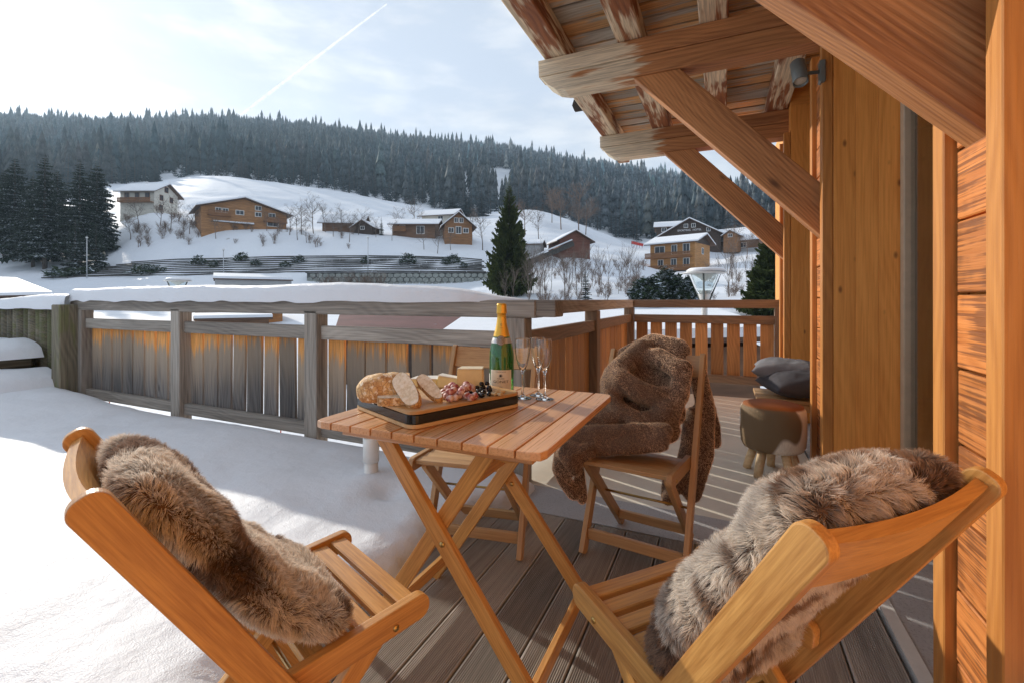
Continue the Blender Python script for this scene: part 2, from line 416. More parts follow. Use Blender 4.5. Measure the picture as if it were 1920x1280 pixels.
# aggregate strip with the slightly wandering edge against the beige floor
xs = np.linspace(-1.14, .53, 40)
Va = []; Vb = []
for x in xs:
    e = 2.50 + .05 * float(vnoise(x * 2.1, 0, 3)) - .10 * max(0, (x + .4)) * .6
    Va += [(x, 2.206, -.002), (x, e, -.002)]; Vb += [(x, e, -.002), (x, 5.72, -.002)]
qf = [(2 * i, 2 * i + 2, 2 * i + 3, 2 * i + 1) for i in range(39)]
struct(obj('aggregate_strip', mesh('aggregate_strip', Va, qf, M_agg)))
struct(obj('terrace_floor', mesh('terrace_floor', Vb, qf, M_conc)))
struct(slab('terrace_foundation', -1.14, .53, 2.204, 5.72, -1.2, -.012, M_conc))
struct(slab('alcove_floor', .545, 1.02, 1.0, 6.2, -.2, -.004, M_agg))
M_alu = plain('white_aluminium', (.62, .62, .60), .4, .05)
struct(slab('threshold_strip', .502, .543, -1.2, 2.95, -.05, .008, M_alu))

# ---- snow lying on the terrace, left of the deck
def snow_terrace():
    X = np.concatenate([np.linspace(-10.5, -3.0, 150), np.linspace(-2.97, -.9, 130)]); Y = np.linspace(-4.5, 2.62, 260)
    gx, gy = np.meshgrid(X, Y, indexing='ij')
    edge = -1.16 - .05 * (fbm(gy * 2.3, gy * 0, 3, 5) - .45) * 2 - .10 * (fbm(gy * 7, gx * 5, 3, 9) - .45) + .16 * sstep(1.75, 2.3, gy)
    h = .115 + .05 * (fbm(gx * .9, gy * .9, 4, 2) - .5) * 2 + .02 * (fbm(gx * 4, gy * 4, 3, 8) - .5)
    t = np.clip((edge - gx) / .16, 0, 1); t = np.sqrt(1 - (1 - t) ** 2)
    fe = 2.47 + .05 * (fbm(gx * 1.6, gx * 0, 3, 4) - .45)
    t2 = np.clip((fe - gy) / .22, 0, 1); t2 = np.sqrt(1 - (1 - t2) ** 2)
    z = h * t * (.45 + .55 * t2)
    z -= np.where(gx > edge, .06, 0)
    z -= sstep(-.02, .12, gy - fe) * .7
    z += (fbm(gx * 16, gy * 16, 3, 61) - .47) * .05 * np.exp(-((edge - gx - .05) / .09) ** 2) * t
    # melt hollow and mound beside the pipe
    px, py = -1.72, 1.97
    z += .05 * np.exp(-((gx - px - .02) ** 2 + (gy - py + .02) ** 2) / .035) * t
    z -= .05 * np.exp(-((gx - px - .18) ** 2 + (gy - py + .1) ** 2) / .006) * t
    # heap rising towards the planter
    z += .10 * sstep(-4.6, -6.2, gx) * t2
    V = np.stack([gx, gy, z], -1).reshape(-1, 3)
    return npmesh('snow_blanket', V, grid_faces(len(X), len(Y)), M_snow, True)
struct(obj('snow_blanket', snow_terrace()))
struct(slab('terrace_base', -10.5, -1.61, -4.5, 2.44, -.7, -.01, M_conc))

# ---- fences
FY = 2.55
def snow_on_bar(name, x0, x1, y, z, w, hfun, seed, label):
    n = 220; m = 14; X = np.linspace(x0, x1, n); V = []
    for i, x in enumerate(X):
        hh = hfun(x); 
        for j in range(m):
            a = math.pi * j / (m - 1)
            ww = w * (1 + .25 * (float(fbm(x * 3, j * .3, 3, seed)) - .5)) * min(1, .35 + hh * 10)
            c, s = math.cos(a), math.sin(a)
            yy = y - math.copysign(abs(c) ** .55, c) * ww; zz = z + hh * (max(s, 0) ** .45) + .012 * (float(fbm(x * 6, j * .5, 2, seed + 3)) - .5) * (s > .05)
            if j in (0, m - 1): zz = z - .006 - .02 * float(vnoise(x * 7, j, seed + 5)) * min(1, hh * 12)
            V.append((x, yy, zz))
    me = npmesh(name, np.array(V), grid_faces(n, m), M_snow, True)
    return tag(obj(name, me), label, 'snow')

fence = thing('terrace_fence', 'long grey weathered board fence under a thick snow cap, left of the bottle', 'fence', (-3.6, FY, 0))
PX = [-1.12, -2.76, -4.40, -6.05]
for i, x in enumerate(PX):
    post('post', x, FY - .02, -.6 if i else -.1, 1.0 if i else .972, .13 if i else .15, .11, M_grey, fence, .006)
bar('top_rail', (-6.2, FY, 1.025), (-.98, FY, 1.025), .15, .105, M_grey, fence, b=.008)
for a, b_ in ((0, 1), (1, 2), (2, 3)):
    xa, xb = PX[a] - .066, PX[b_] + .066
    bar('middle_rail', (xb, FY - .015, .838), (xa, FY - .015, .838), .045, .10, M_grey, fence, b=.004)
    bar('bottom_rail', (xb, FY - .015, .118), (xa, FY - .015, .118), .045, .095, M_grey, fence, b=.004)
    n = 8; p = (xa - xb) / n
    for k in range(n):
        x = xb + (k + .5) * p + random.uniform(-.006, .006)
        w = p - random.choice([.016, .024, .032, .042]) 
        t = random.uniform(-.006, .006)
        bar('slat', (x + t, FY + .025 + random.uniform(-.003, .003), .10), (x - t, FY + .025, .82), round(w, 3), .022, M_slat, fence, up=(0, 1, 0), b=.002)
def hcap(x):
    e = .118
    return (e + .005 * math.sin(x * 2.3) - .004 * math.sin(x * 5.1) + .012 * (float(fbm(x * 2.2, 0, 3, 44)) - .45)) * float(sstep(-1.05, -1.75, x)) ** .8 * (1 - .3 * float(sstep(-2.4, -1.6, x))) + .004
snow_on_bar('rail_snow', -6.15, -1.04, FY, 1.079, .105, hcap, 11, 'thick white snow cap along the top rail of the grey fence')

fence2 = thing('terrace_fence', 'brown board fence running away from the corner post behind the glasses', 'fence', (-1.12, 4.4, 0))
QY = [4.30, 6.2]
bar('top_rail', (-1.12, 2.63, 1.028), (-1.12, 6.27, 1.028), .12, .10, M_grey, fence2, b=.006)
bar('rail_end', (-.985, 2.555, 1.028), (-.86, 2.555, 1.028), .14, .098, M_grey, fence2, b=.006)
for y in QY: post('post', -1.12, y, -.5, .976, .12, .12, M_railb, fence2, .005)
for ya, yb in ((2.62, 4.24), (4.36, 6.14)):
    bar('middle_rail', (-1.105, ya, .838), (-1.105, yb, .838), .045, .10, M_railb, fence2, b=.004)
    bar('bottom_rail', (-1.105, ya, .118), (-1.105, yb, .118), .045, .095, M_railb, fence2, b=.004)
    n = 9; p = (yb - ya) / n
    for k in range(n):
        y = ya + (k + .5) * p
        bar('slat', (-1.146, y, .09), (-1.146, y + random.uniform(-.004, .004), .83), round(p - random.choice([.012, .025, .035]), 3), .022, M_slatb, fence2, up=(1, 0, 0), b=.002)
fence3 = thing('terrace_fence', 'brown board fence across the far end with light gaps between its slats', 'fence', (-.3, 6.2, 0))
bar('top_rail', (-1.055, 6.2, 1.028), (.62, 6.2, 1.028), .12, .10, M_railb, fence3, b=.006)
bar('middle_rail', (-1.05, 6.185, .838), (.56, 6.185, .838), .045, .10, M_railb, fence3, b=.004)
bar('bottom_rail', (-1.05, 6.185, .118), (.56, 6.185, .118), .045, .10, M_railb, fence3, b=.004)
post('post', .60, 6.2, -.5, .976, .09, .11, M_railb, fence3, .005)
n = 9; p = 1.62 / n
for k in range(n):
    bar('slat', (-1.05 + (k + .5) * p, 6.222, .09), (-1.05 + (k + .5) * p, 6.222, .83), .142, .022, M_slatb, fence3, up=(0, 1, 0), b=.002)

# ---- log palisade and stepped planter at the far left
pal = thing('log_palisade', 'mossy upright log palisade under snow at the left edge of the terrace', 'palisade', (-7.6, FY, 0))
for k in range(34):
    x = -6.22 - k * .135
    r = .068 * random.uniform(.94, 1.08); zt = .985 + random.uniform(-.012, .012)
    prof = [(r, -.2), (r, zt - .015), (r * .8, zt), (0.001, zt + .004)]
    obj('log', lathe_mesh('log', prof, 10, M_mossy), pal, Matrix.Translation((x, FY - .03 + random.uniform(-.012, .012), 0)))
post('corner_post', -6.13, FY - .12, -.2, 1.03, .17, .2, M_mossy, pal, .01)
snow_on_bar('rail_snow', -11.0, -6.12, FY - .03, .995, .13, lambda x: .115 + .03 * math.sin(x * 1.7), 31, 'snow pillow lying on the mossy log palisade at the left edge')
plant = thing('stepped_planter', 'two-step timber planter with stones at the left edge of the snow', 'planter', (-7.3, 2.1, 0))
def stepbox(x1, y0, y1, z0, z1):
    bar('front_log', (-10.8, y0, (z0 + z1) / 2), (x1, y0, (z0 + z1) / 2), .10, z1 - z0, M_mossy, plant, b=.02)
    bar('side_log', (x1 - .05, y0 + .051, (z0 + z1) / 2), (x1 - .05, y1, (z0 + z1) / 2), .10, z1 - z0, M_mossy, plant, b=.02)
stepbox(-6.28, 1.55, 2.38, -.05, .10); stepbox(-6.36, 1.6, 2.38, .102, .2)
stepbox(-6.7, 2.0, 2.38, .2, .36); stepbox(-6.72, 2.02, 2.38, .363, .5)
M_stone = plain('planter_stone', (.33, .28, .17), .85, .3, 9, .8)
def rock_mesh(seed, mat, sx=1, sy=1, sz=1, sub=2):
    bm = bmesh.new(); bmesh.ops.create_icosphere(bm, subdivisions=sub, radius=1)
    for v in bm.verts:
        n = mnoise.noise(v.co * 1.3 + Vector((seed * 3.1, 0, 0))) * .35 + mnoise.noise(v.co * 3 + Vector((0, seed, 0))) * .12
        v.co = v.co * (1 + n); v.co = Vector((v.co.x * sx, v.co.y * sy, v.co.z * sz))
    me = bpy.data.meshes.new('rock'); bm.to_mesh(me); bm.free(); me.materials.append(mat)
    me.polygons.foreach_set('use_smooth', [True] * len(me.polygons)); return me
for k, x in enumerate((-6.95, -7.25, -7.6, -7.95, -8.3)):
    obj('stone', rock_mesh(k, M_stone, .17, .10, .09), plant, Matrix.Translation((x, 1.9, .27)))
def pillow_snow(name, x0, x1, y0, y1, z, h, seed, label):
    nx, ny = 70, 30; X = np.linspace(x0, x1, nx); Y = np.linspace(y0, y1, ny); gx, gy = np.meshgrid(X, Y, indexing='ij')
    u = (gx - x0) / (x1 - x0); v = (gy - y0) / (y1 - y0)
    e = np.clip(np.minimum((1 - u) * (x1 - x0) / .45, np.minimum(v / .35, 1)), 0, 1); e = np.sqrt(1 - (1 - e) ** 2)
    zz = z + h * e * (.75 + .5 * fbm(gx * 1.7, gy * 1.7, 3, seed)) - .02 * (e < .05)
    gy2 = gy - .09 * (fbm(gx * 2.2, gx * 0, 3, seed + 1) - .4) * (1 - v)
    me = npmesh(name, np.stack([gx, gy2, zz], -1).reshape(-1, 3), grid_faces(nx, ny), M_snow, True)
    return tag(obj(name, me), label, 'snow')
pillow_snow('snow_pillow', -10.8, -6.12, 1.42, 2.4, .18, .2, 3, 'lower rounded snow pillow on the timber planter at the left edge')
pillow_snow('snow_pillow', -10.8, -6.6, 1.9, 2.42, .49, .16, 8, 'upper rounded snow pillow on the timber planter below the palisade')

# ================================================================ CHALET (house on the right)
house = thing('chalet_house', 'timber chalet with projecting panelled piers, braces and a deep wooden eave on the right', 'house', (.75, 3.2, 0))
XF = .55
PYC = [1.375, 3.22, 4.95]
BYC = [1.405, 3.22, 4.95]
XB = .845
ZB0, ZB1 = 2.57, 2.82
M_core = M_panel
for k, yc in enumerate(PYC):
    hw = .175 if k == 0 else .185
    pier = slab('pier', XF, XB, yc - hw, yc + hw, 0, 2.99, M_core, house)
    pw = (XB - XF + .002) / 3
    for j in range(3):            # knotty boards on the face towards the camera
        x = XF + (j + .5) * pw
        bar('panel_board', (x, yc - hw - .011, .015), (x, yc - hw - .011, 2.80), pw - .0006, .02, M_panel, pier, up=(0, 1, 0), b=.0006)
    for s in (-1, 1):             # battens framing the side
        y = yc + s * (hw - .032) - (.02 if s < 0 and k else 0) + (.02 if s < 0 and not k else 0)
        bar('batten', (XF - .026, y, .012), (XF - .028, y, 2.565), .05, .064, M_batten, pier, up=(0, 1, 0), b=.003)
    z = .02; j = 0
    while z < 2.5:                # scorched horizontal planks between the battens
        hh = .178 + random.uniform(-.008, .008)
        if z + hh > 2.57: hh = 2.57 - z
        y0, y1 = yc - hw + (.045 if k else .086), yc + hw - .066
        bar('cladding_plank', (XF - .014 - random.uniform(0, .004), y1, z + hh / 2), (XF - .012 - random.uniform(0, .004), y0, z + hh / 2), .022, hh - .006, M_burnt, pier, b=.003)
        z += hh; j += 1
# outrigger beams with rounded ends, braces
def shaped(name, pts, ang, t, mat, parent, y, bev=.006):
    """outline in world (x,z); local X turned to angle ang so the grain follows the piece"""
    c, s = math.cos(ang), math.sin(ang)
    loc = [(x * c + z * s, -x * s + z * c) for x, z in pts]
    M = Matrix.Translation((0, y, 0)) @ Matrix.Rotation(-ang, 4, 'Y')
    return obj(name, prism_mesh(name, loc, t, mat, bev), parent, M)
for k, yc in enumerate(BYC):
    xo = -1.22 + (.03 if k == 2 else 0)
    shaped('outrigger_beam', [(xo, 2.702), (xo - .004, ZB1), (.56, ZB1), (.56, 2.702)], 0, .15, M_outr, house, yc)
    shaped('outrigger_beam', [(xo + .012, 2.698), (.56, 2.698), (.56, ZB0), (xo + .2, ZB0), (xo + .13, 2.59), (xo + .06, 2.64)], 0, .15, M_outr, house, yc + .002)
    zl = 1.43
    shaped('brace', [(.533, zl), (-.545, ZB0 - .001), (-.25, ZB0 - .001), (.533, zl + .305)], -R(46.6), .10, M_brace, house, yc - .01, .005)
# purlins along the eave and roof boards above them
for k, x in enumerate((-1.095, -.57, -.05, .46)):
    bar('purlin', (x, -2.2, 2.898), (x, 5.42, 2.898), .17, .15, M_peel, house, b=.008)
roof = slab('roof', -1.17, 1.6, -2.2, 5.5, 3.02, 3.2, M_dark, house)
y = -2.19
while y < 5.4:
    w = random.choice([.165, .175, .185])
    bar('roof_board', (-1.2 + random.uniform(-.012, .012), y + w / 2, 2.992 + random.uniform(-.004, .004)), (.97, y + w / 2, 2.992 + random.uniform(-.004, .004)), w - .02, .024, M_roofb, roof, b=.003)
    y += w
for y in (2.30, 4.20):            # small gutter hooks on the eave edge
    obj('gutter_hook', prism_mesh('gutter_hook', [(-.03, -.05), (.05, -.05), (.05, .06), (-.03, .06), (-.05, .0)], .05, M_dark, .004), house, Matrix.Translation((-1.235, y, 2.9)))
obj('eave_block', prism_mesh('eave_block', [(-.06, -.045), (.06, -.045), (.06, .05), (-.06, .05)], .12, M_peel, .006), house, Matrix.Translation((-1.03, 5.33, 2.70)))
obj('eave_block', prism_mesh('eave_block', [(-.06, -.045), (.06, -.045), (.06, .05), (-.06, .05)], .12, M_peel, .006), house, Matrix.Translation((-.45, 5.33, 2.70)))
# recessed windows between the piers
m = NT('window_glass'); M_glass = m.set((1, 1, 1), .02, Transmission_Weight=1.0, IOR=1.45)
M_frame = wood('window_wood', (.46, .24, .085), (.32, .15, .05), rough=.45, knots=.1, bump=.1)
M_lightframe = plain('grey_window_profile', (.55, .45, .32), .4, .06)
for k in range(2):
    y0, y1 = PYC[k] + .19, PYC[k + 1] - .215
    win = thing('window', None, None, (XB + .015, (y0 + y1) / 2, 0)); put(win, house)
    bar('sill_panel', (XB + .01, y0, .14), (XB + .01, y1, .14), .05, .27, M_frame, win, b=.004)
    bar('sill', (XB - .01, y0, .285), (XB - .01, y1, .285), .10, .02, M_frame, win, b=.003)
    bar('header', (XB + .015, y0, 2.6), (XB + .015, y1, 2.6), .06, .42, M_frame, win, b=.004)
    for yy in (y0 + .03, y1 - .03): bar('frame', (XB + .015, yy, .296), (XB + .015, yy, 2.388), .05, .055, M_lightframe, win, up=(0, 1, 0), b=.003)
    for zz in (.318, 2.366): bar('frame', (XB + .017, y0 + .058, zz), (XB + .017, y1 - .058, zz), .045, .044, M_lightframe, win, b=.003)
    slab('pane', XB + .017, XB + .023, y0 + .05, y1 - .05, .335, 2.35, M_glass, win)
M_room = plain('room_wall', (.16, .10, .055), .8, .2, 3)
V = [(XB + .05, -2.2, -.01), (3.6, -2.2, -.01), (3.6, 6.6, -.01), (XB + .05, 6.6, -.01), (XB + .05, -2.2, 2.99), (3.6, -2.2, 2.99), (3.6, 6.6, 2.99), (XB + .05, 6.6, 2.99)]
obj('room', mesh('room', V, [(0, 1, 2, 3), (7, 6, 5, 4), (0, 4, 5, 1), (1, 5, 6, 2), (2, 6, 7, 3)], M_room), house)
slab('rear_wall', XB + .005, XB + .04, -2.2, PYC[0] - .2, 0, 2.99, M_panel, house)
slab('end_wall', .60, XB + .04, PYC[2] + .2, 6.6, 0, 2.99, M_panel, house)
bar('corner_board', (.70, 5.45, 2.2), (.62, 6.1, 2.99), .03, .12, M_panel, house)
# ================================================================ VALLEY AND HILLS
NEAR = [(2, -.35), (4, -.42), (5.5, -.6), (7, -1.6), (10, -3.0), (15, -3.8), (25, -2.8)]
COLS = {
 -700: [(40, 604), (60, 570), (78, 545), (84, 528), (92, 512), (105, 485), (130, 440), (200, 385), (300, 345), (450, 305), (900, 222), (1000, 222)],
 0: [(40, 604), (60, 570), (74, 548), (80, 532), (90, 512), (98, 488), (130, 432), (200, 380), (300, 345), (450, 305), (900, 222), (1000, 221)],
 170: [(40, 602), (60, 568), (74, 545), (82, 524), (90, 500), (98, 480), (115, 432), (130, 405), (200, 368), (300, 342), (450, 305), (900, 234), (1000, 232)],
 280: [(40, 602), (60, 566), (74, 543), (82, 521), (90, 486), (99, 444), (106, 406), (113, 396), (127, 390), (200, 360), (300, 342), (450, 302), (900, 232), (1000, 230)],
 400: [(40, 602), (60, 566), (74, 540), (82, 518), (90, 484), (95, 452), (99, 430), (116, 422), (135, 400), (300, 331), (450, 300), (900, 226), (1000, 224)],
 500: [(40, 602), (60, 566), (74, 538), (82, 515), (90, 482), (95, 452), (99, 432), (116, 425), (140, 402), (300, 343), (450, 308), (900, 234), (1000, 232)],
 620: [(40, 602), (60, 566), (79, 545), (82, 513), (90, 481), (97, 452), (103, 434), (118, 428), (160, 398), (300, 357), (450, 318), (900, 245), (1000, 243)],
 750: [(40, 602), (60, 566), (79, 546), (82, 511), (90, 481), (97, 460), (102, 445), (118, 438), (160, 412), (290, 383), (450, 335), (900, 262), (1000, 260)],
 880: [(40, 600), (60, 562), (79, 540), (82, 511), (90, 483), (99, 465), (106, 449), (118, 444), (160, 424), (270, 405), (450, 345), (950, 276), (1050, 274)],
 960: [(40, 596), (55, 562), (75, 530), (84, 508), (95, 485), (110, 462), (140, 438), (210, 398), (240, 396), (300, 392), (450, 350), (1050, 290), (1150, 288)],
 1000: [(40, 592), (55, 560), (72, 525), (84, 500), (95, 482), (110, 462), (140, 432), (215, 389), (235, 391), (300, 395), (450, 358), (1100, 300), (1200, 298)],
 1060: [(40, 590), (55, 558), (70, 522), (82, 494), (90, 476), (102, 471), (140, 440), (205, 410), (230, 416), (300, 408), (450, 365), (1150, 318), (1250, 316)],
 1110: [(40, 590), (55, 558), (70, 524), (82, 498), (92, 486), (105, 478), (140, 452), (200, 428), (228, 436), (300, 420), (450, 370), (900, 308), (1000, 306)],
 1180: [(40, 590), (55, 556), (70, 524), (82, 498), (92, 490), (110, 484), (140, 468), (190, 459), (220, 464), (300, 430), (450, 385), (900, 318), (1000, 316)],
 1250: [(40, 592), (52, 562), (70, 545), (84, 525), (96, 515), (110, 508), (116, 478), (126, 468), (190, 472), (300, 438), (450, 395), (900, 330), (1000, 328)],
 1330: [(40, 592), (52, 562), (70, 535), (84, 512), (96, 500), (110, 490), (116, 472), (126, 462), (190, 455), (300, 430), (450, 398), (950, 348), (1050, 346)],
 1420: [(40, 592), (52, 560), (70, 528), (84, 500), (100, 480), (116, 466), (130, 458), (190, 445), (300, 425), (450, 405), (950, 372), (1050, 370)],
 1700: [(40, 592), (52, 560), (70, 530), (100, 490), (130, 465), (300, 440), (450, 425), (950, 400), (1050, 400)],
 2700: [(40, 592), (52, 560), (70, 530), (100, 490), (130, 465), (300, 440), (450, 425), (950, 400), (1050, 400)],
}
TD = np.concatenate([np.geomspace(2, 60, 50), np.geomspace(61, 160, 90), np.geomspace(163, 1500, 60)])
TP = np.arange(-700, 2701, 10.0)
_cols = sorted(COLS)
_tab = []
for c in _cols:
    pts = NEAR + [(d, H + (HY - y - 26 * min(1, max(0, (d - 400) / 450))) / F * d) for d, y in COLS[c]]
    d_, z_ = zip(*pts); last = COLS[c][-1]
    d_ = d_ + (1200, 1500); z_ = z_ + (z_[-1] - 20, z_[-1] - 120)
    _tab.append(np.interp(np.log(TD), np.log(d_), z_))
_tab = np.array(_tab)
TZ = np.stack([np.interp(TP, _cols, _tab[:, j]) for j in range(len(TD))], 1)      # [px, d]
ker = np.exp(-.5 * (np.arange(-6, 7) / 2.2) ** 2); ker /= ker.sum()
TZ = np.apply_along_axis(lambda a: np.convolve(np.pad(a, 6, mode='edge'), ker, 'valid'), 0, TZ)
k2 = np.array([.25, .5, .25]); TZ = np.apply_along_axis(lambda a: np.convolve(np.pad(a, 1, mode='edge'), k2, 'valid'), 1, TZ)
_gp, _gd = np.meshgrid(TP, TD, indexing='ij'); _lat = (_gp - CX) / F * _gd
_gx = _lat * CY_ - _gd * SY_; _gy = _lat * SY_ + _gd * CY_
TZ = TZ + (fbm(_gx * .12, _gy * .12, 4, 21) - .47) * np.clip(_gd * .012, 0, 1.6) * sstep(8, 60, _gd)
TZ = TZ + (fbm(_gx * 1.1, _gy * 1.1, 4, 23) - .47) * .16 * sstep(60, 8, _gd)
under = ((_gx > -10.8) & (_gy < 2.75)) | ((_gx > -1.25) & (_gy < 6.4))
TZm = np.where(under, np.minimum(TZ, -1.0), TZ)
m = NT('hill_snow2'); tc = m.n('ShaderNodeTexCoord'); v = tc.outputs['Object']
a = m.noise(v, .06, 6, .6); b = m.noise(v, .9, 4, .7); c = m.noise(v, .25, 5, .65)
cc = m.mixc(m.rng(a, .3, .7), (.68, .715, .77), (.76, .785, .82))
cc = m.mixc(m.math('MULTIPLY', m.rng(c, .66, .74), .5), cc, (.16, .13, .10))
m.bump(m.math('ADD', a, m.math('MULTIPLY', b, .1)), .5, 1.2); M_hill = m.set(cc, .7, Specular_IOR_Level=.2)
struct(obj('snow_terrain', npmesh('snow_terrain', np.stack([_gx, _gy, TZm], -1).reshape(-1, 3), grid_faces(len(TP), len(TD)), M_hill, True)))
def tz(px, d):
    i = np.clip(np.interp(px, TP, np.arange(len(TP))), 0, len(TP) - 1.001); j = np.clip(np.interp(np.log(d), np.log(TD), np.arange(len(TD))), 0, len(TD) - 1.001)
    i0 = np.floor(i).astype(int); j0 = np.floor(j).astype(int); a = i - i0; b = j - j0
    return (TZ[i0, j0] * (1 - a) + TZ[i0 + 1, j0] * a) * (1 - b) + (TZ[i0, j0 + 1] * (1 - a) + TZ[i0 + 1, j0 + 1] * a) * b
def ground(px, d): return LD((px - CX) / F * d, d, float(tz(np.array(px), np.array(d))))

# ---------------------------------------------------------------- conifers
def foliage(name, lo, hi, snow, sl=.35, frost=False):
    m = NT(name); tc = m.n('ShaderNodeTexCoord'); g = m.n('ShaderNodeNewGeometry'); oi = m.n('ShaderNodeObjectInfo')
    nz = m.noise(g.outputs['Position'], .35 if frost else 1.6, 3, .6)
    cc = m.mixc(m.rng(nz, .3, .7), lo, hi)
    if frost:
        vc_ = m.n('ShaderNodeVertexColor', layer_name='Col'); cc = m.mixc(1.0, cc, vc_.outputs[0], 'MULTIPLY')
    sx = m.n('ShaderNodeSeparateXYZ'); m.l(g.outputs['Normal'], sx.inputs[0])
    up = m.math('ABSOLUTE', sx.outputs[2])
    n2 = m.noise(g.outputs['Position'], .5 if frost else 2.4, 3, .7)
    sf = m.math('MULTIPLY', m.rng(up, sl, sl + .35), m.rng(n2, .5 - snow * .3, .62 - snow * .3))
    if frost:
        sp = m.n('ShaderNodeSeparateXYZ'); m.l(g.outputs['Position'], sp.inputs[0])
        hi_ = m.rng(sp.outputs[2], 90, 330, .16, .6)
        rt = m.rng(sp.outputs[0], -420, 120, .25, 1.15)
        big = m.noise(g.outputs['Position'], .012, 3)
        sf = m.math('MULTIPLY', m.math('ADD', m.math('MULTIPLY', sf, .6), .4), m.math('MULTIPLY', m.math('MULTIPLY', hi_, rt), m.rng(big, .3, .7, .5, 1.5)))
        br = m.rng(m.noise(g.outputs['Position'], .02, 4), .55, .66)
        cc = m.mixc(m.math('MULTIPLY', br, .45), cc, (.075, .05, .042))
    cc = m.mixc(sf, cc, (.72, .78, .86))
    return m.set(cc, .8, Specular_IOR_Level=.15)
M_forest = foliage('forest_needles', (.008, .022, .029), (.022, .044, .05), .2, .2, True)
M_spr = foliage('spruce_needles', (.014, .024, .016), (.035, .05, .03), .0, .6)
M_sprg = foliage('green_spruce_needles', (.03, .045, .012), (.085, .10, .028), .0, .8)
M_yew = foliage('yew_needles', (.016, .03, .014), (.045, .065, .03), .05, .5)
M_bark = plain('bark', (.085, .068, .055), .9, .3, 6)
M_twig = plain('twig_bark', (.15, .115, .095), .9, .25, 4)
M_twigr = plain('russet_twig', (.17, .115, .085), .9, .25, 4)

def spruce_crown(h, r, whorls, per, sprays, seed, droop=.35, low=.06, taper=.85):
    rs = np.random.default_rng(seed); V = []; Fc = []
    def tri(a, b, c):
        n = len(V); V.extend((a, b, c)); Fc.append((n, n + 1, n + 2))
    for i in range(whorls):
        t = (i + rs.uniform(0, .6)) / whorls
        z = h * (low + (1 - low) * t); rr = r * ((1 - t) ** taper) * rs.uniform(.8, 1.12) + .015 * h * (1 - t)
        n = max(4, int(per * (1 - .45 * t)))
        for k in range(n):
            a = 2 * math.pi * (k + rs.uniform(-.4, .4)) / n + i; L = rr * rs.uniform(.6, 1.12)
            d = np.array([math.cos(a), math.sin(a), 0]); s = np.array([-d[1], d[0], 0])
            p0 = np.array([0, 0, z + .05 * L]); up = .28 * t
            def bp(q): return p0 + d * L * q + np.array([0, 0, (up * q - droop * q * q + .12 * q ** 4) * L])
            w = L * .20
            if sprays == 0:
                q1, q2 = bp(.55), bp(1)
                tri(p0, q1 + s * w - np.array([0, 0, w * .5]), q2); tri(p0, q2, q1 - s * w - np.array([0, 0, w * .5]))
            else:
                for j in range(sprays):
                    q = .12 + .88 * j / sprays; b0 = bp(q); b1 = bp(min(1, q + .5 / sprays + .14))
                    ww = L * .36 * (1 - .55 * q) * rs.uniform(.7, 1.2)
                    for sg in (-1, 1):
                        e = b1 + s * sg * ww + d * ww * .35 - np.array([0, 0, ww * rs.uniform(.2, .6)])
                        tri(b0, e, b0 + d * L * .10 - np.array([0, 0, .10 * L * rs.uniform(.3, 1)]))
                        e2 = b0 + s * sg * ww * .55 + d * ww * .6 - np.array([0, 0, ww * rs.uniform(.5, 1.0)])
                        tri(b0, e2, b1)
                tri(bp(.85) + s * w * .3, bp(1.05), bp(.85) - s * w * .3)
    return np.array(V), np.array(Fc)
def spruce(name, label, base, h, r, mat, seed, whorls=22, per=11, sprays=5, group=None, droop=.35, low=.06, taper=.85):
    t = thing(name, label, 'tree', base, seed * .7, group)
    V, Fc = spruce_crown(h, r, whorls, per, sprays, seed, droop, low, taper)
    o = bpy.data.objects.new('crown', npmesh('crown', V, Fc, mat, False, np.ones((len(V), 3)))); link(o); o.parent = t
    Vt, Ft = tube_geo([(0, 0, -.6), (0, 0, h * .5), (0, 0, h * .97)], [h * .018, h * .011, h * .002], 7)
    o = bpy.data.objects.new('trunk', mesh('trunk', Vt, Ft, M_bark, True)); link(o); o.parent = t
    return t

# forest: one shape of many small trees; the front row of the wood as single trees
rs = np.random.default_rng(3)
DT = lambda p: np.interp(p, [-700, 150, 230, 300, 620, 700, 800, 900, 960, 1000, 1100, 1200, 1300, 1450, 2700], [200, 210, 250, 292, 292, 284, 274, 262, 250, 252, 240, 228, 196, 165, 165])
cand_p = rs.uniform(-420, 1750, 60000); u = rs.uniform(0, 1, 60000)
dt = DT(cand_p); dd = np.sqrt(dt ** 2 + u * (1120 ** 2 - dt ** 2))
lat = (cand_p - CX) / F * dd; keep = np.ones(60000, bool)
zz = tz(cand_p, dd); yb = HY - (zz - H) / dd * F
for (pa, pb, ya, yb_) in ((916, 960, 318, 372), (866, 880, 326, 366), (908, 914, 335, 352)):
    keep &= ~((cand_p > pa) & (cand_p < pb) & (yb > ya) & (yb < yb_ + 10))
keep &= ~((np.abs((cand_p - 1262) - (yb - 385) * .9) < 5) & (yb > 365) & (yb < 430))
keep &= vnoise(lat / 14, dd / 14, 4) > .16
cand_p, dd, lat, zz = cand_p[keep], dd[keep], lat[keep], zz[keep]
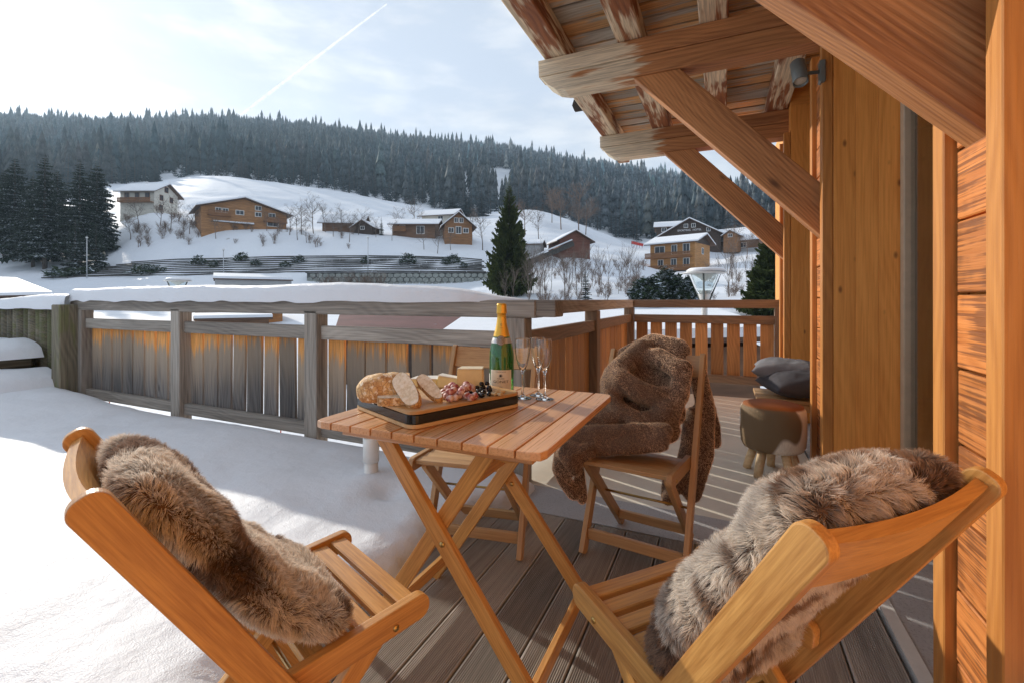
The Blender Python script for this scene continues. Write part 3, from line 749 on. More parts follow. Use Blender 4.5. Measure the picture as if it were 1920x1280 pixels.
# thin out to a minimum spacing on a hash grid
cell = 6.2; key = (np.floor(lat / cell).astype(np.int64) * 100003 + np.floor(dd / cell).astype(np.int64))
_, first = np.unique(key, return_index=True)
cand_p, dd, lat, zz = cand_p[first], dd[first], lat[first], zz[first]
front = np.argsort(dd - DT(cand_p) + 400 * ((cand_p < -10) | (cand_p > 1480)))[:190]
mask = np.ones(len(dd), bool); mask[front] = False
fp, fd, fl, fz = cand_p[mask], dd[mask], lat[mask], zz[mask]
nT = len(fp)
tiers = 4; ns = 12
base = []; tri = []
for t in range(tiers):
    z0 = .06 + .235 * t; z1 = min(1.0, z0 + .40); r0 = .155 * (1 - t / tiers * .86)
    o = len(base); base.append((0, 0, z1))
    for k in range(ns):
        a = 2 * math.pi * k / ns + t * .4; rr = r0 * (1.0 if k % 2 else .55); base.append((rr * math.cos(a), rr * math.sin(a), z0 + (0 if k % 2 else .06)))
    for k in range(ns): tri.append((o, o + 1 + k, o + 1 + (k + 1) % ns))
base = np.array(base); tri = np.array(tri)
hh = rs.uniform(14, 29, nT) * (1 + .35 * (rs.random(nT) > .93)) * np.interp(fd, [300, 1000], [1, 1.15]); ang = rs.uniform(0, 6.28, nT); wd = rs.uniform(.8, 1.2, nT)
fx = fl * CY_ - fd * SY_; fy = fl * SY_ + fd * CY_
ca, sa = np.cos(ang), np.sin(ang)
bx = base[None, :, 0] * ca[:, None] - base[None, :, 1] * sa[:, None]; by = base[None, :, 0] * sa[:, None] + base[None, :, 1] * ca[:, None]
V = np.stack([fx[:, None] + bx * (hh * wd)[:, None], fy[:, None] + by * (hh * wd)[:, None], fz[:, None] - .5 + base[None, :, 2] * hh[:, None]], -1).reshape(-1, 3)
Fi = (tri[None] + (np.arange(nT) * len(base))[:, None, None]).reshape(-1, 3)
tint = np.ones((nT, 3)) * rs.uniform(.4, 1.7, nT)[:, None]; br_ = (fbm(fl / 60, fd / 60, 3, 77) + rs.normal(0, .09, nT)) > .53
tint[br_] *= np.array([2.9, 1.6, 1.3]); tint[rs.random(nT) > .9] *= np.array([1.5, 1.35, 1.1])
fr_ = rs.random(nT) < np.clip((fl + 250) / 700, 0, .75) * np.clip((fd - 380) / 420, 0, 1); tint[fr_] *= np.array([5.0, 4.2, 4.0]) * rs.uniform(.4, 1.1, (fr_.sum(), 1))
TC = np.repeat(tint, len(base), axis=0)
fo = stuff(obj('spruce_forest', npmesh('spruce_forest', V, Fi, M_forest, False, TC)))
tag(fo, 'dense dark spruce forest covering the hillside up to the ridge', 'forest'); del fo['category']; fo['category'] = 'forest'
# front row
protos = []
for k in range(4):
    V, Fc = spruce_crown(16, 2.6 + .3 * k, 15, 9, 2, 50 + k); protos.append(npmesh('crown', V, Fc, M_forest, False, np.ones((len(V), 3)) * (.7 + .25 * k)))
Vt, Ft = tube_geo([(0, 0, -1), (0, 0, 15)], [.22, .04], 5); trk = mesh('trunk', Vt, Ft, M_bark)
for i in front:
    p_ = cand_p[i]
    zl = 'behind the left spruce cluster' if p_ < 210 else 'above the cream rendered chalet' if p_ < 340 else 'above the honey brown chalet' if p_ < 560 else 'above the dark brown barn' if p_ < 730 else 'above the village barn' if p_ < 930 else 'behind the open piste' if p_ < 1200 else 'behind the black hotel'
    t = thing('spruce_tree', 'dark spruce in the front row of the forest edge ' + zl, 'tree', LD(lat[i], dd[i], zz[i] - .3), rs.uniform(0, 6.28), 'forest edge spruces ' + zl)
    s = rs.uniform(.75, 1.25); t.scale = (s, s, s)
    for nm, me in (('crown', protos[i % 4]), ('trunk', trk)):
        o = bpy.data.objects.new(nm, me); link(o); o.parent = t

def sp_at(px, d, ytop, wpx, label, mat, seed, **k):
    b = ground(px, d); h = H + (HY - ytop) / F * d - b.z
    return spruce('spruce_tree', label, b, h, wpx / 2 * d / F, mat, seed, **k)
sp_at(955, 58, 345, 84, 'tall green spruce behind the neck of the champagne bottle', M_sprg, 5, whorls=52, per=16, sprays=7, droop=-.28, low=.02, taper=.72)
sp_at(1447, 40, 438, 110, 'dense dark green spruce beside the far timber pier', M_sprg, 6, whorls=44, per=16, sprays=7, droop=-.1, low=.0, taper=.6)
for q, (px, d, yt, w, lb) in enumerate((
    (28, 96, 296, 66, 'tall dark spruce nearest the left edge of the hillside'), (62, 92, 330, 60, 'dark spruce second from the left edge on the hillside'),
    (84, 90, 290, 58, 'tallest of the dark spruces in the left hillside cluster'), (108, 99, 318, 52, 'dark spruce right of the tallest one in the left cluster'),
    (150, 93, 300, 56, 'tall spruce left of the white chalet with bare lower trunk'), (182, 96, 306, 58, 'broad dark spruce closest to the white chalet'),
    (8, 101, 320, 60, 'spruce cut by the left edge of the picture'),
    (141, 86, 408, 34, 'small snow dusted spruce in front of the left spruce cluster'), (180, 87, 418, 32, 'small dark spruce below the white chalet'))):
    sp_at(px, d, yt, w * 1.3, lb, M_spr, 11 + q, whorls=40 if w > 40 else 22, per=15, sprays=6, low=.12 if w > 40 else .04, taper=.6)
for q, (px, d, yt, w, lb) in enumerate((
    (685, 262, 330, 20, 'lone dark spruce standing on the meadow before the forest edge'), (732, 255, 364, 10, 'small lone spruce at the top of the meadow'),
    (290, 262, 310, 28, 'rounded spruce above the white chalet roof'), (464, 268, 322, 26, 'rounded spruce above the brown chalet roof'),
    (1098, 50, 500, 27, 'small young spruce alone on the snowy bank behind the throw'), (848, 205, 352, 44, 'broad dark conifer above the village barn'), (875, 200, 362, 44, 'broad dark conifer right of its twin above the village barn'),
    (903, 196, 350, 36, 'slim conifer left of the tall green spruce'), (715, 104, 405, 12, 'tiny dark spruce beside the small gabled shed'),
    (1240, 300, 352, 22, 'pointed spruce on the far right hillside above the hotel'), (1018, 250, 352, 30, 'dark spruce at the top of the open piste'))):
    sp_at(px, d, yt, w, lb, M_spr if d < 150 else M_forest, 31 + q, whorls=24, per=11, sprays=4, low=.02)
# snow dusted yew bushes below the yellow chalet
def bush(px, d, wpx, hpx, label, mat, seed, n=900, cat='bush', flat=.9, leaf=.10):
    b = ground(px, d); rx = wpx / 2 * d / F; rz = hpx * d / F
    r_ = np.random.default_rng(seed); P = r_.normal(size=(n, 3)); P /= np.linalg.norm(P, axis=1)[:, None]; P *= r_.uniform(.45, 1, n)[:, None] ** .5
    lump = 1 + .35 * (fbm(P[:, 0] * 2.2 + seed, P[:, 2] * 2.2 + P[:, 1], 3, seed) - .45) * 2
    P = P * lump[:, None]; P[:, 2] = np.abs(P[:, 2]) * flat
    A = r_.normal(size=(n, 3)); A[:, 2] *= .5; B = r_.normal(size=(n, 3)); B[:, 2] *= .5; L = leaf * max(rx, rz)
    C = P * np.array([rx, rx * .8, rz])
    V = np.stack([C, C + A * L, C + B * L], 1).reshape(-1, 3)
    t = thing('bush', label, cat, b, 0)
    o = bpy.data.objects.new('foliage', npmesh('foliage', V, np.arange(3 * n).reshape(-1, 3), mat)); link(o); o.parent = t
    vs = []; fs = []
    for k in range(5):
        a = k * 1.26; vv, ff = tube_geo([(0, 0, -.3), (rx * .3 * math.cos(a), rx * .3 * math.sin(a), rz * .4), (rx * .5 * math.cos(a), rx * .5 * math.sin(a), rz * .75)], [.05, .03, .01], 4)
        fs += [tuple(q + len(vs) for q in f) for f in ff]; vs += vv
    o = bpy.data.objects.new('stem', mesh('stem', vs, fs, M_bark)); link(o); o.parent = t
    return t
for q, (px, d, w, h_, lb) in enumerate(((1212, 46, 62, 62, 'dark snow dusted bush left of the street lamp, lowest of three'), (1252, 50, 54, 66, 'tall dark snow dusted bush below the chalet balconies'),
                                       (1292, 48, 40, 52, 'dark bush just left of the street lamp funnel'))):
    bush(px, d, w, h_, lb, M_yew, 60 + q, 2600, leaf=.085)

# ---------------------------------------------------------------- bare trees
def bare_mesh(h, seed, levels=4, spread=.5, nb=(6, 5, 4, 3), mat=None, thin=1.0, multi=1):
    r_ = random.Random(seed); vs = []; fs = []
    def grow(p, d, L, rad, lev):
        pts = [p]; n = 4 if lev == 0 else 3; q = p.copy(); dd_ = d.copy()
        for i in range(n):
            dd_ = (dd_ + Vector((r_.uniform(-1, 1), r_.uniform(-1, 1), r_.uniform(-.3, .9))) * .13).normalized()
            q = q + dd_ * (L / n); pts.append(q.copy())
        vv, ff = tube_geo(pts, [rad * (1 - .75 * i / n) for i in range(n + 1)], 5 if lev == 0 else 3, False)
        o = len(vs); vs.extend(vv); fs.extend([tuple(k + o for k in f) for f in ff])
        if lev < levels - 1:
            for k in range(nb[lev]):
                t = r_.uniform(.3 if lev == 0 else .15, 1.0); i = min(n - 1, int(t * n)); s = pts[i].lerp(pts[i + 1], t * n - i)
                ax = (pts[i + 1] - pts[i]).normalized()
                sd = Vector((r_.gauss(0, 1), r_.gauss(0, 1), r_.gauss(0, .5))); sd = (sd - ax * sd.dot(ax)).normalized()
                nd = (ax * (1 - spread) + sd * spread + Vector((0, 0, .15))).normalized()
                grow(s, nd, L * r_.uniform(.35, .62) * (1.15 - .4 * t), max(rad * .42, .006 * thin), lev + 1)
    for k in range(multi):
        lean = Vector((r_.uniform(-.25, .25), r_.uniform(-.25, .25), 1)).normalized() if multi > 1 else Vector((r_.uniform(-.06, .06), 0, 1))
        grow(Vector((r_.uniform(-.3, .3) * (multi > 1), r_.uniform(-.3, .3) * (multi > 1), -.3)), lean, h * r_.uniform(.7, 1) if multi > 1 else h * .85, h * .014 * thin, 0)
    return mesh('branches', vs, fs, mat or M_twig)
BARE = {'round': [bare_mesh(8, s, 4, .62, (11, 7, 6, 3)) for s in (1, 2, 3)], 'tall': [bare_mesh(8, s, 3, .38, (15, 6, 3), M_twig, .62) for s in (4, 5, 6)],
        'shrub': [bare_mesh(3, s, 3, .5, (8, 7, 4), M_twigr, 1.0, 7) for s in (7, 8, 9)], 'big': [bare_mesh(14, s, 4, .6, (14, 8, 6, 4), M_twigr) for s in (10, 11)]}
BL = {'round': ('bare_tree', 'leafless spreading tree among the snow covered village gardens', 'tree', 'leafless garden trees'),
      'tall': ('bare_tree', 'thin leafless sapling on the snowy bank behind the terrace', 'tree', 'leafless saplings on the bank'),
      'shrub': ('bare_shrub', 'low leafless brown shrub poking out of the snowy slope', 'shrub', 'leafless shrubs on the slope'),
      'big': ('bare_tree', 'large russet leafless tree standing behind the red barn roof', 'tree', 'russet leafless trees')}
ZONES = [('round', 0, 340, 'leafless tree on the slope below the cream rendered chalet'), ('round', 340, 420, 'leafless tree just left of the honey brown chalet'),
         ('round', 420, 600, 'leafless tree on the slope right of the honey brown chalet'), ('round', 600, 730, 'leafless garden tree around the dark brown barn'),
         ('round', 730, 870, 'leafless garden tree beside the village barn and small gabled chalet'), ('round', 870, 960, 'slim leafless tree left of the tall green spruce'), ('round', 960, 1300, 'leafless tree on the piste right of the tall green spruce'),
         ('tall', 900, 985, 'thin leafless sapling round the foot of the tall green spruce'), ('tall', 985, 1240, 'thin leafless sapling on the snowy bank behind the fur throw'), ('tall', 1300, 1500, 'thin leafless sapling between the street lamp and the far pier'),
         ('shrub', 0, 345, 'low leafless brown shrub below the cream rendered chalet'), ('shrub', 345, 600, 'low leafless brown shrub on the slope below the honey brown chalet'), ('shrub', 600, 730, 'low leafless brown shrub between the dark barn and the stone wall'),
         ('shrub', 730, 1240, 'low leafless brown shrub on the bank below the red brown barn'), ('shrub', 1240, 1500, 'low leafless brown shrub below the snowy house right of the hotel'),
         ('big', 1050, 1060, 'tall russet leafless tree behind the left end of the red brown barn'), ('big', 1080, 1090, 'tallest russet leafless tree behind the middle of the red brown barn'), ('big', 1090, 1110, 'russet leafless tree behind the right end of the red brown barn'),
         ('big', 1030, 1045, 'smaller russet leafless tree on the piste left of the red brown barn'), ('big', 980, 990, 'russet leafless tree just right of the tall green spruce'), ('big', 1370, 1380, 'brown leafless tree before the snowy house, left one'), ('big', 1395, 1410, 'brown leafless tree before the snowy house, right one')]
def bare(kind, px, d, hm, i=0):
    nm, lb, cat, grp = BL[kind]
    for k0, p0, p1, l2 in ZONES:
        if k0 == kind and p0 <= px < p1: lb = l2; grp = l2.replace('leafless ', '').replace('tree ', 'trees ').replace('sapling', 'saplings').replace('shrub', 'shrubs')
    me = BARE[kind][i % len(BARE[kind])]
    t = obj(nm, me); b = ground(px, d); s = hm / {'round': 8, 'tall': 8, 'shrub': 3, 'big': 14}[kind]
    t.matrix_basis = Matrix.Translation(b) @ Matrix.Rotation(i * 1.7, 4, 'Z') @ Matrix.Diagonal((s, s, s, 1)); tag(t, lb, cat, grp)
for i, (px, d, h_) in enumerate(((566, 99, 7.5), (588, 101, 8.5), (640, 100, 6.5), (655, 97, 6), (705, 101, 4.5), (795, 95, 5), (820, 93, 5.6), (775, 112, 8.5), (752, 114, 7), (500, 100, 5), (543, 98, 6.5), (690, 112, 5),
                                 (610, 103, 7), (625, 99, 5.5), (672, 102, 6), (558, 96, 6), (575, 95, 5), (520, 97, 4.5), (735, 100, 4.5), (845, 96, 5), (260, 104, 7), (300, 103, 6.5), (320, 101, 6), (245, 100, 6), (335, 106, 6), (380, 99, 5), (885, 105, 8), (905, 99, 8.5), (345, 96, 6), (355, 98, 6.5), (405, 96, 5), (1010, 120, 9))): bare('round', px, d, h_, i)
r_ = random.Random(5)
for i in range(48): bare('tall', r_.choice([r_.uniform(930, 1010), r_.uniform(985, 1200), r_.uniform(985, 1120)]), r_.uniform(46, 68), r_.uniform(2.8, 6.2), i)
for i in range(22): bare('tall', r_.uniform(1330, 1475), r_.uniform(50, 80), r_.uniform(3, 6), i)
for i in range(190):
    px, d = r_.choice([(r_.uniform(235, 345), r_.uniform(95, 112)), (r_.uniform(345, 720), r_.uniform(93, 103)), (r_.uniform(990, 1210), r_.uniform(48, 85)), (r_.uniform(990, 1230), r_.uniform(46, 90)), (r_.uniform(990, 1210), r_.uniform(48, 85)), (r_.uniform(600, 720), r_.uniform(70, 80)), (r_.uniform(1320, 1460), r_.uniform(50, 90))])
    bare('shrub', px, d, r_.uniform(1.0, 2.6) * (1.0 if d > 80 else .7), i)
for i, (px, d, h_) in enumerate(((1052, 150, 15), (1085, 145, 16), (1098, 150, 13), (1035, 160, 12), (985, 130, 11), (1375, 105, 7), (1400, 100, 6.5))): bare('big', px, d, h_, i)
for i, px in enumerate((610, 632, 655, 676, 694, 712)): bare('shrub', px, 74 + i % 3, 3.4, i)
# small snow dusted evergreen bushes on the log terraces
for q, (px, d, w, h_) in enumerate(((120, 84, 70, 10), (160, 85, 50, 12), (270, 83.5, 46, 16), (295, 84, 30, 12), (372, 87, 28, 16), (400, 86, 22, 12), (452, 88, 28, 16), (480, 86, 24, 12), (535, 85, 24, 12), (560, 87, 26, 14),
                                    (685, 86, 14, 12), (765, 86, 36, 20), (835, 86, 20, 12), (850, 87, 28, 16), (870, 85, 18, 10))):
    bl_ = 'low evergreen bush on the ' + ('left end' if px < 200 else 'left half' if px < 420 else 'middle' if px < 620 else 'right half') + ' of the log terraces'
    bush(px, d, w, h_, bl_, M_yew, 80 + q, 260, flat=1.0, leaf=.2)['group'] = 'bushes' + bl_[18:]

# ---------------------------------------------------------------- log terraces and stone wall
lt = thing('log_terraces', 'stepped rows of dark horizontal logs holding the snowy slope below the village', 'retaining wall', ground(560, 84))
M_log = plain('dark_terrace_log', (.06, .055, .05), .85, .3, 3)
rows = 9
for j in range(rows):
    d = 82.6 + j * .88; pl = [78, 110, 150, 166, 170, 180, 195, 218, 246, 272][j]; pr = 912 - 4 * (j % 3)
    p = pl
    while p < pr - 12:
        q = min(p + 88, pr)
        a = ground(p, d - .12); b = ground(q, d - .12); a.z += .12; b.z += .12
        bar('log', a, b, .25, .2, M_log, lt, b=.05)
        p = q + .6
m = NT('wall_stone'); v, _, rnd = m.objco(); nz = m.noise(v, 1.6, 5)
cc = m.mixc(m.rng(nz, .3, .7), (.20, .215, .20), (.32, .33, .30)); M_wst = m.set(cc, .85); 
M_mort = plain('wall_mortar', (.10, .105, .10), .9)
sw = thing('stone_wall', 'grey-green wall of large polygonal stones below the log terraces', 'wall', ground(770, 80))
A0 = W(575, 541, 80.2); A1 = W(925, 538, 80.2); ux = (A1 - A0); ux.z = 0; wl = ux.length; ux.normalize(); uy = Vector((-ux.y, ux.x, 0))
Mw = Matrix((ux, uy, Vector((0, 0, 1)))).transposed().to_4x4(); Mw.translation = Vector((A0.x, A0.y, 0)); Mw.translation.z = min(A0.z, A1.z) - .5
hw_ = 3.15
obj('backing', mesh('backing', [(0, .1, 0), (wl, .1, 0), (wl, .1, hw_), (0, .1, hw_), (0, .6, 0), (wl, .6, 0), (wl, .6, hw_), (0, .6, hw_)], [(0, 1, 2, 3), (4, 7, 6, 5), (3, 2, 6, 7), (0, 3, 7, 4), (1, 5, 6, 2)], M_mort), sw, Mw)
r_ = random.Random(12); sx_ = 1.12; nrow = 4
for a in range(int(wl / sx_)):
    for b in range(nrow):
        cx = (a + .5 + .5 * (b % 2)) * sx_; cz = (b + .55) * .78
        pts = []
        for k in range(6):
            an = math.pi / 3 * k + math.pi / 6; f = r_.uniform(.86, 1.08)
            pts.append((cx + .585 * math.cos(an) * f, min(hw_ - .02, cz + .475 * math.sin(an) * f)))
        obj('stone', prism_mesh('stone', pts, .22, M_wst, .03), sw, Mw)
bar('coping', Mw @ Vector((-.2, .25, hw_ + .06)), Mw @ Vector((wl + .2, .25, hw_ + .06)), .8, .12, M_log, sw)
# ================================================================ VILLAGE
def vmat(name, c, var=.25):
    m = NT(name); v, v0, r = m.objco()
    n1 = m.noise(m.scale(v, .6, .6, 6), 1.0, 3, .6); cc = m.mixc(m.rng(n1, .3, .7), tuple(x * (1 - var) for x in c), tuple(min(1, x * (1 + var)) for x in c))
    return m.set(cc, .75)
V_white = vmat('cream_render', (.60, .57, .50), .08); V_brown = vmat('brown_boarding', (.25, .12, .05)); V_dark = vmat('dark_boarding', (.06, .038, .028))
V_yel = vmat('yellow_boarding', (.42, .205, .07), .2); V_red = vmat('red_brown_boarding', (.15, .055, .035)); V_mid = vmat('mid_brown_boarding', (.17, .09, .05))
V_eave = vmat('eave_timber', (.10, .055, .035)); V_pane = plain('village_pane', (.03, .035, .045), .15, .1); V_wfr = plain('white_window_frame', (.7, .69, .66), .6, .05)
V_shut = plain('brown_shutter', (.2, .075, .04), .7); V_rail = vmat('balcony_timber', (.22, .10, .04)); V_grey = vmat('grey_plinth', (.34, .34, .34), .1); V_redroof = vmat('dark_red_roof', (.12, .045, .04), .2)
M_roofsnow = snow_mat('roof_snow', .4)

def boxes(name, bl, mat, parent, M):
    V = []; Fc = []
    for (x0, x1, y0, y1, z0, z1) in bl:
        o = len(V); V += [(x0, y0, z0), (x1, y0, z0), (x1, y1, z0), (x0, y1, z0), (x0, y0, z1), (x1, y0, z1), (x1, y1, z1), (x0, y1, z1)]
        Fc += [tuple(o + i for i in f) for f in ((3, 2, 1, 0), (4, 5, 6, 7), (0, 1, 5, 4), (1, 2, 6, 5), (2, 3, 7, 6), (3, 0, 4, 7))]
    return obj(name, mesh(name, V, Fc, mat), parent, M)
def chalet(name, label, px, yb, d, w, l, hw, hr, ridge='y', turn=0, wall=V_brown, eave=.9, snow=.28, wins=(), balc=(), chim=None, plinth=0.0, shut=False, cat='house', roofm=None, split=.5, gmat=None):
    P = W(px, yb, d); ang = math.atan2(-P.y, -P.x) + math.pi / 2 + R(turn)
    t = thing(name, label, cat, P, ang); M = Matrix.Translation(P) @ Matrix.Rotation(ang, 4, 'Z')
    if ridge == 'x': M2 = M @ Matrix.Rotation(R(90), 4, 'Z'); a, b = l, w
    else: M2 = M; a, b = w, l
    # gable prism with ridge along local y of M2, a = gable width, b = length
    xr = (split - .5) * a
    V = []
    for y in (-b / 2, b / 2): V += [(-a / 2, y, -3.5), (a / 2, y, -3.5), (a / 2, y, hw), (xr, y, hw + hr), (-a / 2, y, hw)]
    obj('wall', mesh('wall', V, [(0, 1, 2, 3, 4), (9, 8, 7, 6, 5), (0, 5, 6, 1), (1, 6, 7, 2), (2, 7, 8, 3), (3, 8, 9, 4), (4, 9, 5, 0)], wall), t, M2)
    if gmat:
        for y, s in ((-b / 2 - .04, -1), (b / 2 + .04, 1)):
            obj('gable_boarding', mesh('gable_boarding', [(-a / 2 + .02, y, hw - .3), (a / 2 - .02, y, hw - .3), (a / 2 - .02, y, hw), (xr, y, hw + hr - .05), (-a / 2 + .02, y, hw)], [(0, 1, 2, 3, 4)], gmat), t, M2)
    if plinth: boxes('plinth', [(-w / 2 - .05, w / 2 + .05, -l / 2 - .05, l / 2 + .05, -3.5, plinth)], V_grey, t, M)
    def roofslab(nm, off, th, mt, par, ex):
        V = []; Fc = []; e = eave + ex; by = b / 2 + eave + ex
        for s in (-1, 1):
            run = (a / 2 - xr) if s > 0 else (a / 2 + xr); sl = hr / run; x1 = (a / 2 + e) * s; z1 = hw - sl * e
            o = len(V)
            for y in (-by, by):
                V += [(xr, y, hw + hr + off), (x1, y, z1 + off), (x1, y, z1 + off + th * .85), (xr, y, hw + hr + off + th)]
            Fc += [tuple(o + q for q in f) for f in ((0, 1, 2, 3), (7, 6, 5, 4), (1, 5, 6, 2), (3, 2, 6, 7), (0, 4, 5, 1))]
        return obj(nm, mesh(nm, V, Fc, mt), par, M2)
    rf = roofslab('roof', .02, .16, roofm or V_eave, t, 0)
    if snow: roofslab('roof_snow', .185, snow, M_roofsnow, rf, -.02)
    def facebox(face, u0, u1, z0, z1, o0, o1):
        if face == 'F': return (u0, u1, -l / 2 - o1, -l / 2 - o0, z0, z1)
        if face == 'R': return (w / 2 + o0, w / 2 + o1, u0, u1, z0, z1)
        return (-w / 2 - o1, -w / 2 - o0, u0, u1, z0, z1)
    for (face, u, z, ww, hh) in wins:
        wo_ = boxes('window', [facebox(face, u - ww / 2 - .12, u + ww / 2 + .12, z - .12, z + hh + .12, -.05, .06)], V_shut if shut else V_wfr, t, M)
        boxes('pane', [facebox(face, u - ww / 2, u - .04, z, z + hh, .05, .075), facebox(face, u + .04, u + ww / 2, z, z + hh, .05, .075)], V_pane, wo_, M)
    for (face, u0, u1, z) in balc:
        bl = [facebox(face, u0, u1, z - .15, z, 0, 1.15), facebox(face, u0, u1, z + .85, z + .97, 1.03, 1.15), facebox(face, u0, u1, z + .1, z + .2, 1.05, 1.12)]
        u = u0
        while u < u1: bl.append(facebox(face, u, u + .14, z, z + .9, 1.06, 1.11)); u += .2
        boxes('balcony', bl, V_rail, t, M)
    if chim:
        x, y, z = chim; c = boxes('chimney', [(x - .3, x + .3, y - .3, y + .3, hw, z)], V_grey, t, M); boxes('chimney_snow', [(x - .34, x + .34, y - .34, y + .34, z + .002, z + .22)], M_roofsnow, c, M)
    return t, M

chalet('white_chalet', 'cream rendered chalet with brown shutters and snowy roof on the left hillside', 281, 398, 117, 8.6, 7.6, 4.6, 2.2, 'x', -40, V_white, 1.0,
       wins=[('F', -2.6, 2.6, 1.0, 1.3), ('F', 0, 2.2, .9, 1.7), ('F', 2.6, 2.6, 1.0, 1.3), ('R', -1.6, 2.6, .9, 1.2), ('R', 1.6, 2.6, .9, 1.2), ('R', 0, 4.9, 1.0, 1.2), ('R', -1.8, .2, .9, 1.1)], balc=[('F', -4.2, 4.2, 1.7)], chim=(-1.5, 1, 7.6), shut=True)
chalet('brown_chalet', 'wide honey brown timber chalet with low snowy roof left of centre', 452, 428, 106, 16.5, 11, 3.2, 2.5, 'y', 10, vmat('honey_boarding', (.32, .155, .06)), 1.1, split=.48,
       wins=[('F', -5.2, 2.3, .9, .8), ('F', -3.9, 2.3, .9, .8), ('F', -1.2, 2.2, 1.4, .8), ('F', 2.4, 3.6, 1.1, .8), ('F', 2.4, 2.2, 1.1, .8), ('F', 5.2, 2.2, 1.2, .9), ('F', 5.4, .3, 2.2, 1.1)], balc=[('F', 3.4, 8.2, 1.2), ('F', -7.2, -3, 1.5)], chim=(0, 1.5, 7.2))
boxes_porch = chalet('garden_shed', 'low snow roofed shed in front of the brown chalet', 432, 427, 101, 8, 2.2, .9, .5, 'x', 6, V_brown, .4, .25, cat='shed')
chalet('brown_barn', 'dark brown barn with wide snowy roof in the middle of the village', 648, 434, 108, 8.6, 6.5, 1.6, 1.9, 'x', -14, V_mid, .9, wins=[('R', 0, 1.2, .8, .7)])
chalet('small_shed', 'small gabled shed beside the dark brown barn', 687, 436, 106, 4.6, 4, .9, 1.4, 'y', -25, V_dark, .6, .2, wins=[('F', 0, .4, .8, .6)], cat='shed')
chalet('village_house', 'cream and brown house behind the village barn with long roof', 830, 440, 116, 8, 7, 4.3, 1.6, 'x', -24, V_white, .9, .18, wins=[('R', -1.2, 2.9, 1, 1), ('R', 1.2, 2.9, 1, 1), ('F', 1, 3, 1.2, .9)], gmat=V_brown)
chalet('village_barn', 'brown village barn with flat pitched snowy roof in front of the cream house', 782, 444, 108, 9.6, 7, 2.4, 1.3, 'x', -12, V_mid, 1.0, wins=[('F', -2.6, 1.2, 1.1, .8), ('F', 1.5, .2, 1.6, 1.6)], balc=[('F', -4.6, -1.6, .8)])
chalet('gabled_chalet', 'small brown chalet with steep gable facing the valley right of the barn', 857, 444, 104, 6.0, 6, 2.2, 2.5, 'y', 6, V_brown, .9, .22, wins=[('F', -1.6, .5, 1, .9), ('F', 0, .3, 1, 1.4), ('F', 1.6, .5, 1, .9), ('F', -.5, 2.7, .7, .9), ('F', .6, 2.7, .7, .9)])
chalet('red_barn', 'red brown barn with dark gable on the bank right of the tall spruce', 1066, 474, 92, 6.2, 7, 2.0, 1.7, 'y', 20, V_red, .8, .2)
chalet('low_shed', 'low grey shed with snowy roof just right of the tall spruce', 990, 470, 90, 5.6, 5, .9, .8, 'x', -10, V_grey, .5, .25, cat='shed')
ramp = thing('ramp_wall', 'dark timber ramp with snowy edge climbing to the red brown barn', 'wall', W(1010, 500, 86))
for a, b, wd_ in ((W(965, 505, 84), W(1075, 457, 88), .9), (W(962, 497, 84.2), W(1072, 450, 88.2), .2)): bar('ramp_beam' if wd_ > .5 else 'ramp_snow', a, b, .5, wd_ if wd_ > .5 else .22, M_log if wd_ > .5 else M_roofsnow, ramp)
hotel, HM = chalet('hotel', 'black timber hotel with broad snow edged gable and white lettering', 1297, 476, 124, 14.6, 14, 4.1, 4.0, 'y', -4, V_dark, 1.0, .3, wins=[('F', -.9, 6.1, .8, .8), ('F', .9, 6.1, .8, .8), ('F', 4.4, 4.9, .7, .8)], chim=(-1.6, 3, 9.6), cat='hotel')
chalet('hotel_annex', 'low dark wing with snowy roof left behind the black hotel gable', 1262, 470, 134, 9, 8, 6.4, 1.6, 'x', 0, V_dark, .8, .3, wins=[('F', -2.4, 5.0, 1.2, 1)], cat='hotel')
chalet('yellow_chalet', 'yellow timber chalet with two long balconies and broad snowy roof behind the street lamp', 1275, 517, 98, 9.4, 8.4, 6.6, 1.5, 'x', -22, V_yel, 1.0, .3, gmat=V_dark,
       wins=[('F', -2.6, 4.6, 2.0, 1.3), ('F', .5, 4.2, 1.0, 1.8), ('F', 3.0, 4.2, 1.2, 1.9), ('F', -2.4, 1.8, 1.0, 1.3), ('F', .4, 1.6, 1.0, 1.6), ('F', 3.0, 1.7, 1.1, 1.5), ('F', .2, -.9, 1.2, 1.4), ('R', 0, 4.3, .9, 1.1)],
       balc=[('F', -5.4, 4.2, 3.6), ('F', -5.4, 4.2, .95)], cat='chalet')
chalet('snowy_house', 'brown house with large snow covered roof and dormer right of the hotel', 1388, 472, 118, 11, 9, 2.6, 3.0, 'x', -16, V_mid, .9, .35, wins=[('F', -2, .6, 1.2, 1.0), ('F', 2, .6, 1.2, 1.0)], plinth=.3)
chalet('dormer', 'small gabled wooden dormer standing on the snowy roof right of the hotel', 1374, 448, 114, 3.2, 4, .7, 1.0, 'y', -16, V_brown, .5, .2, wins=[('F', 0, .3, .9, .6)], cat='dormer')
def text_mesh(body, size, mat, ext=.0, align='CENTER'):
    cu = bpy.data.curves.new('lettering', 'FONT'); cu.body = body; cu.size = size; cu.extrude = ext; cu.align_x = align; cu.resolution_u = 3
    o = bpy.data.objects.new('lettering', cu); link(o); dg = bpy.context.evaluated_depsgraph_get()
    me = bpy.data.meshes.new_from_object(o.evaluated_get(dg)); bpy.data.objects.remove(o); bpy.data.curves.remove(cu)
    me.materials.clear(); me.materials.append(mat); return me
V_letter = plain('white_lettering', (.75, .75, .75), .6, .02)
